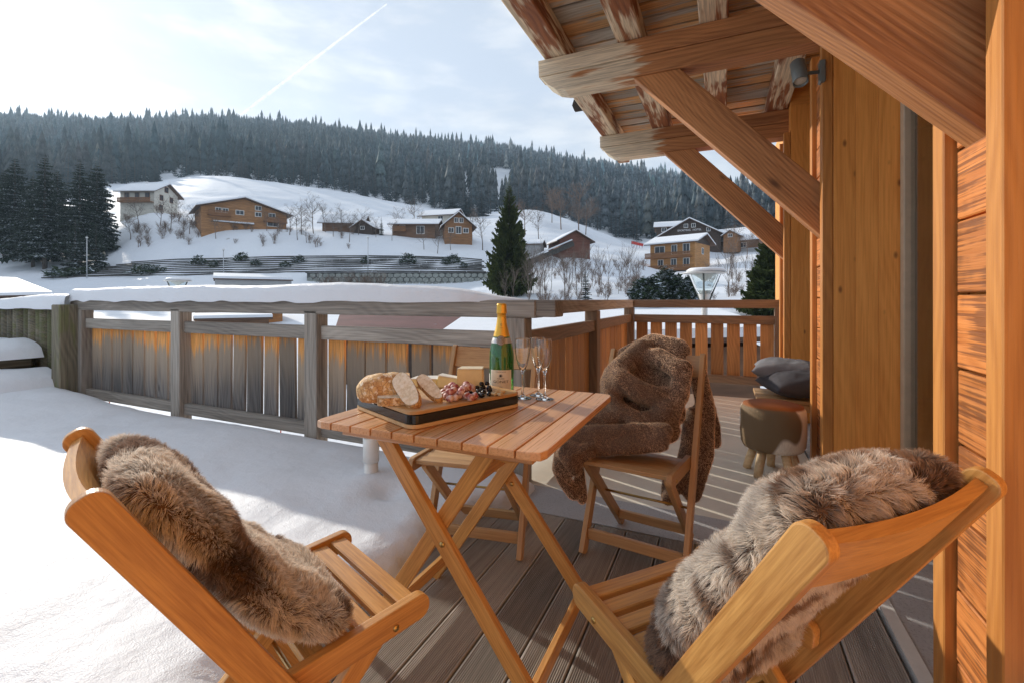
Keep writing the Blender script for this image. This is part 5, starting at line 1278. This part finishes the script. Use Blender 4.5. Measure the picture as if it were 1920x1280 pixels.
# ---- cheese
def cheesem(name, c, var=.1):
    m = NT(name); v, v0, _ = m.objco(False); a = m.noise(v, 30, 3); cc = m.mixc(m.rng(a, .3, .7), tuple(x * (1 - var) for x in c), c); m.bump(a, .2, .004); return m.set(cc, .5, Subsurface_Weight=.0)
M_chy = cheesem('yellow_cheese', (.86, .66, .31)); M_chr = cheesem('pale_rind', (.78, .68, .46), .15); M_brie = cheesem('white_rind', (.84, .81, .72)); M_brin = cheesem('brie_inside', (.88, .74, .38))
def wedge(name, label, P, rot, pts, h, body, rind, slope=0.0):
    t = thing(name, label, 'cheese', P); M = Matrix.Translation(P) @ Matrix.Rotation(rot, 4, 'Z')
    n = len(pts); V = [(x, y, .001) for x, y in pts] + [(x * .96, y * .96, h + slope * x) for x, y in pts]
    bm = bmesh.new(); vs = [bm.verts.new(v) for v in V]
    bm.faces.new(vs[:n][::-1]); bm.faces.new(vs[n:])
    for i in range(n): bm.faces.new((vs[i], vs[(i + 1) % n], vs[n + (i + 1) % n], vs[n + i]))
    bmesh.ops.bevel(bm, geom=list(bm.edges), offset=.003, segments=2, affect='EDGES'); me = bpy.data.meshes.new('paste'); bm.to_mesh(me); bm.free(); me.materials.append(body)
    obj('paste', me, t, M)
    R_ = [(x * .955, y * .955, h + slope * x + .0006) for x, y in pts]; R2 = [(x * .94, y * .94, h + slope * x + .0035) for x, y in pts]
    obj('rind', mesh('rind', R_ + R2, [tuple(range(n, 2 * n))] + [(i, (i + 1) % n, n + (i + 1) % n, n + i) for i in range(n)], rind), t, M)
wedge('cheese_block', 'tall block of pale yellow hard cheese with a natural rind', BP(878, 728) + Vector((0, .02, 0)), R(20), [(-.044, -.03), (.044, -.03), (.040, .03), (-.038, .026)], .064, M_chy, M_chr)
P = BP(806, 726) + Vector((-.02, .03, 0))
wedge('brie_wedge', 'soft white brie lying on the board behind the bread slices', P, R(25), [(-.065, -.03), (.03, -.035), (.06, .0), (.03, .035), (-.05, .03)], .026, M_brin, M_brie)
P = BP(830, 728) + Vector((0, .03, 0))
wedge('brie_wedge', 'upper wedge of brie with yellow inside beside the hard cheese', P + Vector((.002, 0, .0)), R(10), [(-.03, -.022), (.055, -.012), (.05, .016), (-.03, .02)], .036, M_brin, M_brie, -.12)

# ---- salami bites, olives, nuts
m = NT('salami'); v, v0, rnd = m.objco(); a = m.noise(v, 110, 2, .5); cc = m.mixc(m.rng(a, .5, .62), (.36, .075, .075), (.66, .42, .38)); b = m.noise(v, 40, 3)
cc = m.mixc(m.rng(b, .42, .62), cc, (.74, .58, .54)); m.bump(b, .4, .004); M_sal = m.set(cc, .55)
sal = [rock_mesh(90 + k, M_sal, .0125, .0105, .0105, 2) for k in range(4)]
M_ol = plain('black_olive', (.006, .006, .010), .22, .2, 30); olv = rock_mesh(3, M_ol, .0085, .0078, .0076, 2)
for vv in olv.vertices: pass
M_nut = plain('pale_nut', (.62, .46, .24), .6, .15, 60); nutm = rock_mesh(5, M_nut, .011, .006, .005, 2)
r_ = random.Random(4)
pts = []
for i in range(30):
    lay = 0 if i < 20 else 1
    for tr_ in range(60):
        px = r_.uniform(829, 890) if lay == 0 else r_.uniform(838, 878); py = 757 - (r_.uniform(0, 26) if lay == 0 else r_.uniform(4, 20)) - .06 * (px - 830)
        p = BP(px, py, BZ); p.z = BZ + .0105 + (.016 if lay else 0)
        if all((p - q).length > .0185 for q in pts): pts.append(p); break
for i, p in enumerate(pts):
    o = obj('salami_bite', sal[i % 4], None, Matrix.Translation(p) @ Matrix.Rotation(r_.uniform(0, 6), 4, 'Z') @ Matrix.Rotation(r_.uniform(-.4, .4), 4, 'X'))
    tag(o, 'small round pink salami bite in the heap on the serving board', 'salami', 'heap of salami bites')
op = []
for i in range(26):
    lay = 0 if i < 19 else 1
    for tr_ in range(60):
        px = r_.uniform(866, 919); py = 745 - r_.uniform(0, 16) - (0 if lay == 0 else 3); p = BP(px, py, BZ); p.z = BZ + .0078 + (.012 if lay else 0)
        if all((p - q).length > .0145 for q in op) and all((p - q).length > .017 for q in pts): op.append(p); break
for i, p in enumerate(op):
    o = obj('black_olive', olv, None, Matrix.Translation(p) @ Matrix.Rotation(r_.uniform(0, 6), 4, 'Z')); tag(o, 'shiny black olive in the pile in front of the bottle', 'olive', 'pile of black olives')
for i in range(7):
    p = BP(r_.uniform(919, 943), r_.uniform(734, 742)); p.z = BZ + .005
    o = obj('nut', nutm, None, Matrix.Translation(p) @ Matrix.Rotation(r_.uniform(0, 6), 4, 'Z')); tag(o, 'pale peeled nut at the right corner of the serving board', 'nut', 'few pale nuts')

# ---- champagne bottle
bt = thing('champagne_bottle', 'green champagne bottle with gold foil neck and cream label', 'bottle', (-.723, 1.497, TT0)); Mt = Matrix.Translation((-.723, 1.497, TT0))
m = NT('bottle_glass'); M_bot = m.set((.035, .23, .045), .03, Transmission_Weight=.55, IOR=1.5, Coat_Weight=.6, Coat_Roughness=.03)
prof = [(.001, .012), (.03, .006), (.040, .0), (.0435, .004), (.0442, .02), (.0442, .135), (.043, .155), (.0395, .175), (.034, .195), (.028, .213), (.0225, .232), (.018, .252), (.0155, .272), (.0148, .29), (.0148, .318), (.001, .319)]
obj('glass_body', lathe_mesh('glass_body', prof, 56, M_bot), bt, Mt)
m = NT('gold_foil'); v, v0, _ = m.objco(False); nz = m.noise(v, 160, 3, .6); m.bump(nz, .25, .003); M_gold = m.set((.78, .46, .07), .36, Metallic=.55)
n = 56; V = []; fp_ = [(.0298, .208), (.0290, .213), (.0235, .232), (.019, .252), (.0165, .272), (.0158, .288), (.0178, .2885), (.0182, .292), (.0176, .300), (.0172, .318), (.0165, .323), (.013, .326), (.001, .3265)]
for i, (r0, z0) in enumerate(fp_):
    for k in range(n):
        a = 2 * math.pi * k / n; rr = r0 + (.0005 * math.sin(k * 9.7) + .0004 * math.sin(k * 3.1)) * (1 if i > 5 else .35) * (r0 > .01); V.append((rr * math.cos(a), rr * math.sin(a), z0))
Fc = [(i * n + k, i * n + (k + 1) % n, (i + 1) * n + (k + 1) % n, (i + 1) * n + k) for i in range(len(fp_) - 1) for k in range(n)]
foil = obj('gold_foil', mesh('gold_foil', V, Fc, M_gold, True), bt, Mt)
camdir = math.atan2(-1.497, .723)           # angle from bottle towards the camera
def label_patch(name, a0, a1, z0, z1, rfun, mat, parent, off=.0006, nz=6):
    V = []; na = 30
    for i in range(na + 1):
        a = a0 + (a1 - a0) * i / na
        for j in range(nz + 1):
            z = z0 + (z1 - z0) * j / nz; r = rfun(z) + off; V.append((r * math.cos(a), r * math.sin(a), z))
    return obj(name, mesh(name, V, [tuple(f) for f in grid_faces(na + 1, nz + 1)], mat, True), parent, Mt)
pz = [z for r, z in prof[3:14]]; prr = [r for r, z in prof[3:14]]
rb_ = lambda z: float(np.interp(z, pz, prr))
M_lab = plain('cream_label', (.74, .71, .64), .55, .03); M_ink = plain('label_ink', (.05, .045, .05), .6, .02); M_silver = plain('silver_band', (.55, .55, .54), .35, .05, Metallic=.5); M_bronze = plain('bronze_seal', (.20, .14, .08), .4, .15, 60)
lbl = label_patch('front_label', camdir - 1.02, camdir + .86, .022, .094, rb_, M_lab, bt)
label_patch('side_label', camdir - 1.95, camdir - 1.2, .022, .078, rb_, M_lab, bt)
label_patch('neck_band', camdir - 2.2, camdir + 2.2, .186, .204, rb_, M_silver, bt, .0008)
def wrap(body, size, zc, ac, mat, parent, off=.0012, wid=1.0):
    me = text_mesh(body, size, mat)
    for vv in me.vertices:
        x, y = vv.co.x * wid, vv.co.y; r = rb_(zc + y) + off; a = ac + x / r; vv.co = (r * math.cos(a), r * math.sin(a), zc + y)
    return obj('lettering', me, parent, Mt)
ac = camdir - .08
wrap('GONET', .0125, .0495, ac, M_ink, lbl, wid=1.35); wrap('PHILIPPE', .0055, .0625, ac, M_ink, lbl, wid=1.3); wrap('CHAMPAGNE', .0045, .0865, ac, M_ink, lbl, wid=1.4); wrap('BRUT', .004, .034, ac, M_ink, lbl, wid=1.4)
def disc(name, ac, zc, r, mat, parent, off, ring=0.0):
    n = 24; V = []; Fc = []
    rs_ = [0.0001, r * .5, r] if not ring else [ring, r]
    for q in rs_:
        for k in range(n):
            t = 2 * math.pi * k / n; z = zc + q * math.sin(t); rr = rb_(z) + off; a = ac + q * math.cos(t) / rr; V.append((rr * math.cos(a), rr * math.sin(a), z))
    for i in range(len(rs_) - 1): Fc += [(i * n + k, i * n + (k + 1) % n, (i + 1) * n + (k + 1) % n, (i + 1) * n + k) for k in range(n)]
    return obj(name, mesh(name, V, Fc, mat, True), parent, Mt)
disc('emblem', ac, .0745, .0042, M_ink, lbl, .0012); disc('emblem_ring', ac, .0745, .0062, M_ink, lbl, .0012, .0055)
seal = disc('neck_seal', ac, .196, .0165, M_bronze, bt, .0016); disc('seal_ring', ac, .196, .0135, M_silver, seal, .0022, .0122); disc('seal_ring', ac, .196, .0085, M_silver, seal, .0022, .0075); wrap('G', .011, .192, ac, M_silver, seal, .0022)
wrap('G', .011, .247, ac, M_bronze, foil, .0022); wrap('GONET', .0035, .238, ac, M_bronze, foil, .0022)

# ---- champagne flutes
M_crys = NT('crystal_glass').set((1, 1, 1), .0, Transmission_Weight=1.0, IOR=1.48)
fl_prof = [(.001, .0), (.0295, .0), (.0305, .0003), (.031, .001), (.0305, .0017), (.029, .0022), (.024, .004), (.010, .007), (.0048, .014), (.0038, .03), (.0038, .075), (.0052, .088), (.010, .099), (.017, .116), (.023, .140), (.0262, .163), (.0265, .178), (.0248, .2025), (.0246, .2045), (.0243, .2050),
           (.0239, .2050), (.0238, .2045), (.0240, .2025), (.0255, .178), (.0252, .163), (.022, .141), (.0158, .117), (.008, .101), (.001, .097)]
flm = lathe_mesh('flute_glass', fl_prof, 40, M_crys)
for i, (p, lb) in enumerate(((G(980, 746, TT0), 'champagne flute nearest the bottle'), (G(1009, 741, TT0), 'champagne flute at the back of the three'), (G(1021, 748, TT0), 'champagne flute on the right of the three'))):
    tag(obj('champagne_flute', flm, None, Matrix.Translation((p.x, p.y, TT0 + .0005))), lb, 'glass')

# ================================================================ FUR
def fur_mat(name, rough=.65):
    m = NT(name); a = m.n('ShaderNodeVertexColor', layer_name='Col'); tl = m.n('ShaderNodeBsdfTranslucent'); mx = m.n('ShaderNodeMixShader'); mx.inputs[0].default_value = .42
    m.l(a.outputs[0], m.b.inputs['Base Color']); m.l(a.outputs[0], tl.inputs[0]); m.b.inputs['Roughness'].default_value = rough; m.b.inputs['Specular IOR Level'].default_value = .3
    m.l(m.b.outputs[0], mx.inputs[1]); m.l(tl.outputs[0], mx.inputs[2]); m.l(mx.outputs[0], m.out.inputs[0]); return m.m
M_fur = fur_mat('fur_strands')
def fur(name, V, T, n, length, width, colf, comb, seed, lift=.55, curl=.35, parent=None, clump=0):
    """V verts, T triangles (world); strands as tapered ribbons with root/tip colours"""
    r = np.random.default_rng(seed); V = np.asarray(V, float); T = np.asarray(T)
    A, B, C = V[T[:, 0]], V[T[:, 1]], V[T[:, 2]]; N = np.cross(B - A, C - A); ar = np.linalg.norm(N, axis=1); N = N / np.maximum(ar, 1e-12)[:, None]
    vn = np.zeros_like(V)
    for k in range(3): np.add.at(vn, T[:, k], N * ar[:, None])
    vn /= np.maximum(np.linalg.norm(vn, axis=1), 1e-12)[:, None]
    i = r.choice(len(T), n, p=ar / ar.sum()); u = r.random(n); v = r.random(n); f = u + v > 1; u[f] = 1 - u[f]; v[f] = 1 - v[f]; w = 1 - u - v
    P = A[i] * w[:, None] + B[i] * u[:, None] + C[i] * v[:, None]; Nn = vn[T[i, 0]] * w[:, None] + vn[T[i, 1]] * u[:, None] + vn[T[i, 2]] * v[:, None]
    Nn /= np.maximum(np.linalg.norm(Nn, axis=1), 1e-9)[:, None]
    # clumped combing direction
    q = P * 42; cl = np.stack([fbm(q[:, 0] + q[:, 2] * .7, q[:, 1] + q[:, 2] * .5, 2, seed + s) for s in (1, 2, 3)], 1) - .38
    q2 = P * 13; cl2 = np.stack([fbm(q2[:, 0] + q2[:, 2] * .7, q2[:, 1] + q2[:, 2] * .5, 2, seed + s) for s in (11, 12, 13)], 1) - .38
    D = np.asarray(comb) [None] * .5 + cl * 4.2 + cl2 * 2.4 + r.normal(size=(n, 3)) * .22
    D = D - Nn * (D * Nn).sum(1)[:, None]; D = D / np.maximum(np.linalg.norm(D, axis=1), .35)[:, None]
    L = length * r.uniform(.6, 1.15, n)
    dr = Nn * lift + D * (1 - lift) * 1.25; dr /= np.linalg.norm(dr, axis=1)[:, None]
    P0 = P - Nn * .002; P1 = P0 + dr * (L * .5)[:, None]
    d2 = dr + D * curl + np.array([0, 0, -.18]); d2 /= np.linalg.norm(d2, axis=1)[:, None]; P2 = P1 + d2 * (L * .5)[:, None]
    if clump:
        from mathutils import kdtree
        nc = n // clump; kd = kdtree.KDTree(nc)
        for a in range(nc): kd.insert(P[a], a)
        kd.balance(); idx = np.array([kd.find(p)[1] for p in P])
        cf = r.uniform(.2, .7, n)[:, None]; P2 = P2 * (1 - cf) + (P2[idx] + (P2 - P2[idx]) * .15) * cf; P1 = P1 * (1 - cf * .35) + P1[idx] * cf * .35
    S = np.cross(dr, r.normal(size=(n, 3))); S /= np.maximum(np.linalg.norm(S, axis=1), 1e-9)[:, None]; wd_ = (width * r.uniform(.6, 1.3, n))[:, None]
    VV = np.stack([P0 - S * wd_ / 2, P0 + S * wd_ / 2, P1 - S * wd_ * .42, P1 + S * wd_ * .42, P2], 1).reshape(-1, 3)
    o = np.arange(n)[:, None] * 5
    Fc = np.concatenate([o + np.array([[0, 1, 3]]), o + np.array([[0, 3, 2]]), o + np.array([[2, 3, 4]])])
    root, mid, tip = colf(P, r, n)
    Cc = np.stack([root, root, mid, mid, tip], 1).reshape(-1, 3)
    ob = obj(name, npmesh(name, VV, Fc, M_fur, False, Cc), parent); return stuff(ob)
def tris_of(me, M):
    me.calc_loop_triangles(); V = np.array([M @ v.co for v in me.vertices]); T = np.zeros(len(me.loop_triangles) * 3, dtype=np.int32); me.loop_triangles.foreach_get('vertices', T); return V, T.reshape(-1, 3)
def pelt(label, chair, path, halfw, thick, seed, colf, n, length):
    """closed soft slab following path [(s, z)] in the chair's own frame"""
    P = [Vector((0, s, z)) for s, z in path]; nu, nv = 46, 40; V = []
    ts = np.linspace(0, len(P) - 1, nu)
    def at(t):
        i = int(min(len(P) - 2, max(0, math.floor(t)))); f = t - i
        p0, p1, p2, p3 = P[max(i - 1, 0)], P[i], P[i + 1], P[min(i + 2, len(P) - 1)]
        return .5 * ((2 * p1) + (p2 - p0) * f + (2 * p0 - 5 * p1 + 4 * p2 - p3) * f * f + (3 * p1 - p0 - 3 * p2 + p3) * f ** 3)
    for i, t in enumerate(ts):
        c = at(t); tg = (at(min(t + .05, len(P) - 1)) - at(max(t - .05, 0))).normalized(); nr_ = Vector((0, -tg.z, tg.y)); nr_ = nr_ if nr_.y > 0 or abs(nr_.y) < .3 and nr_.z > 0 else -nr_
        if nr_.z < 0: nr_ = -nr_
        e = i / (nu - 1); cap = math.sqrt(max(.0, 1 - abs(2 * e - 1) ** 5)) * .97 + .03
        for j in range(nv):
            a = 2 * math.pi * j / nv; cx, sz = math.cos(a), math.sin(a)
            x = math.copysign(abs(cx) ** .6, cx) * halfw * (.8 + .2 * cap) * (1 + .10 * mnoise.noise(Vector((e * 4, seed, 0))))
            y = math.copysign(abs(sz) ** .8, sz) * thick * cap * (1 if sz > 0 else .5)
            if sz > 0: y *= 1 + .22 * mnoise.noise(Vector((x * 7 + seed * 5, e * 4.2, seed))) + .3 * mnoise.noise(Vector((x * 16, e * 9, seed + 4)))
            V.append(Vector((x, 0, 0)) + c + nr_ * y)
    F_ = [(i * nv + j, i * nv + (j + 1) % nv, (i + 1) * nv + (j + 1) % nv, (i + 1) * nv + j) for i in range(nu - 1) for j in range(nv)] + [tuple(range(nv))[::-1], tuple((nu - 1) * nv + j for j in range(nv))]
    bm = bmesh.new(); bv_ = [bm.verts.new(v) for v in V]
    for f in F_: bm.faces.new([bv_[i] for i in f])
    bmesh.ops.recalc_face_normals(bm, faces=bm.faces); bmesh.ops.triangulate(bm, faces=bm.faces); me = bpy.data.meshes.new('hide'); bm.to_mesh(me); bm.free(); me.materials.append(M_hide)
    me.polygons.foreach_set('use_smooth', [True] * len(me.polygons))
    M = chair.matrix_basis.copy(); t = thing('sheepskin', label, 'sheepskin', (M.translation.x, M.translation.y, .45))
    obj('hide', me, t, M); Vw, Tw = tris_of(me, M)
    down = M.to_3x3() @ Vector((0, .5, -.8)); fur('fleece', Vw, Tw, n, length, .0010, colf, down, seed, lift=.7, curl=.5, parent=t, clump=22); return t
M_hide = plain('hide', (.12, .07, .045), .9)
brn = np.array([.19, .138, .108]); cre = np.array([.92, .84, .74]); wht = np.array([.92, .85, .76]); rus = np.array([.42, .26, .16])
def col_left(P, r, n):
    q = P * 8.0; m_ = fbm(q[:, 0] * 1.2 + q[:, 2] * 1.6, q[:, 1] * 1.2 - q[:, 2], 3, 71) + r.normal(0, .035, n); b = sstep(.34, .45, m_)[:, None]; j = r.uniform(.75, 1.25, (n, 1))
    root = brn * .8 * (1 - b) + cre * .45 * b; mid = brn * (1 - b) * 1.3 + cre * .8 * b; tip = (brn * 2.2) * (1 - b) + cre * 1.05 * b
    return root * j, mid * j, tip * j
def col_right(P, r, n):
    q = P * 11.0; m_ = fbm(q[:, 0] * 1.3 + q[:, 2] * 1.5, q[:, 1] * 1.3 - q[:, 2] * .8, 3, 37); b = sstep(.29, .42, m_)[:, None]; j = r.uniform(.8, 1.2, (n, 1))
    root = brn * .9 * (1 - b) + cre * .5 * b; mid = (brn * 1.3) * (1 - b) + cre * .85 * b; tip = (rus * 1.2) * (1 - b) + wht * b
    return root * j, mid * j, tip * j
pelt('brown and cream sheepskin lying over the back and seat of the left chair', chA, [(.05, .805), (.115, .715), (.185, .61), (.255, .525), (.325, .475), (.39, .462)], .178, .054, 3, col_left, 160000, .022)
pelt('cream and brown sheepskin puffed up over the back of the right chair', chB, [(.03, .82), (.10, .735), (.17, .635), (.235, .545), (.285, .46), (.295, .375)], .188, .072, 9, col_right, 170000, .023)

# ---- fur throw over the chair behind the table
def blob_throw():
    ch = [([(1175, 672, 2.30), (1225, 648, 2.27), (1270, 658, 2.18)], .062), ([(1165, 700, 2.22), (1230, 690, 2.2), (1266, 694, 2.13)], .075), ([(1165, 735, 2.16), (1235, 732, 2.14), (1262, 734, 2.09)], .075),
          ([(1170, 770, 2.10), (1240, 772, 2.07), (1256, 772, 2.04)], .07), ([(1170, 800, 2.03), (1240, 805, 1.99), (1250, 805, 1.97)], .06),
          ([(1066, 842, 1.86), (1084, 852, 1.83), (1100, 846, 1.83)], .036), ([(1058, 850, 1.84), (1070, 866, 1.79), (1080, 880, 1.79)], .030),
          ([(1062, 830, 1.91), (1120, 830, 1.88), (1190, 827, 1.84), (1244, 822, 1.81)], .030), ([(1068, 846, 1.88), (1066, 880, 1.90)], .034),
          # swept folds standing proud of the drape
          ([(1152, 700, 2.10), (1165, 712, 2.04), (1195, 732, 2.01), (1225, 745, 1.99), (1248, 746, 2.03)], 0.051), ([(1142, 715, 2.10), (1144, 745, 2.04), (1160, 772, 1.99), (1195, 790, 1.94), (1235, 788, 1.93), (1252, 765, 1.94)], 0.044),
          ([(1282, 690, 2.03), (1274, 735, 1.99), (1258, 778, 1.95)], 0.041), ([(1190, 672, 2.19), (1235, 668, 2.12), (1270, 690, 2.02)], 0.044), ([(1205, 655, 2.21), (1165, 690, 2.12)], 0.055),
          ([(1058, 820, 1.95), (1120, 812, 1.91), (1190, 810, 1.87), (1246, 808, 1.84)], .038), ([(1056, 842, 1.90), (1110, 845, 1.86), (1180, 842, 1.82), (1244, 836, 1.79)], .024),
          ([(1088, 802, 2.0), (1150, 790, 2.0)], .055), ([(1105, 785, 2.04), (1180, 778, 2.04)], .055),
          ([(1062, 832, 1.90), (1050, 870, 1.90), (1058, 900, 1.91), (1076, 925, 1.92)], .030), ([(1080, 850, 1.94), (1088, 900, 1.95), (1092, 935, 1.95)], .026), ([(1052, 845, 1.93), (1047, 880, 1.94)], .030),
          ([(1306, 690, 2.20), (1324, 770, 2.22), (1322, 850, 2.20), (1298, 925, 2.18)], .044), ([(1322, 730, 2.26), (1340, 800, 2.27), (1342, 830, 2.25)], .030), ([(1285, 850, 2.22), (1270, 905, 2.2), (1252, 935, 2.2)], .034), ([(1300, 780, 2.22), (1290, 880, 2.22)], .05), ([(1250, 890, 2.24), (1248, 930, 2.22)], .024)]
    bm = bmesh.new()
    for pts, r in ch:
        P = [W(*p) for p in pts]
        for a, b in zip(P[:-1], P[1:]):
            n = max(2, int((b - a).length / (r * .35)))
            for k in range(n + 1):
                bmesh.ops.create_icosphere(bm, subdivisions=2, radius=r, matrix=Matrix.Translation(a.lerp(b, k / n)))
    me = bpy.data.meshes.new('throw_body'); bm.to_mesh(me); bm.free(); o = bpy.data.objects.new('throw_body', me); link(o)
    md = o.modifiers.new('r', 'REMESH'); md.mode = 'VOXEL'; md.voxel_size = .010; md.use_smooth_shade = True
    s = o.modifiers.new('s', 'SMOOTH'); s.factor = .7; s.iterations = 12
    dg = bpy.context.evaluated_depsgraph_get(); out = bpy.data.meshes.new_from_object(o.evaluated_get(dg)); bpy.data.objects.remove(o); return out
tm = blob_throw(); tm.materials.clear(); tm.materials.append(M_hide); tm.name = 'cloth'
thr = thing('fur_throw', 'brown fur throw heaped over the back and seat of the chair right of the table', 'throw', (-.35, 2.0, .45))
obj('cloth', tm, thr); Vw, Tw = tris_of(tm, Matrix.Identity(4))
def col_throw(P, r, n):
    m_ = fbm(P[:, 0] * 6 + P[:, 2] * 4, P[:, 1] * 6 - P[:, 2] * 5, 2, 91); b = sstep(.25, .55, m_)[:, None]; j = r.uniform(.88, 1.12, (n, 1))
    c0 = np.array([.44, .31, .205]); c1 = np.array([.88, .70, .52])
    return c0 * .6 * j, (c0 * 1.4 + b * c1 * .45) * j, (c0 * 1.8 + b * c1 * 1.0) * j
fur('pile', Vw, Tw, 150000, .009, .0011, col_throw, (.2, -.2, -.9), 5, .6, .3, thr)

# ================================================================ .00026
m = NT('haze_air'); m.t.nodes.remove(m.b)
pv = m.n('ShaderNodeVolumePrincipled', {'Color': (.58, .80, 1.0, 1), 'Density': .00026, 'Anisotropy': .3})
m.l(pv.outputs[0], m.out.inputs['Volume'])
hz = slab('haze', -4600, 4600, -4600, 4600, -6.5, 480, m.m); stuff(hz); tag(hz, 'thin bluish haze filling the air of the valley', 'haze')
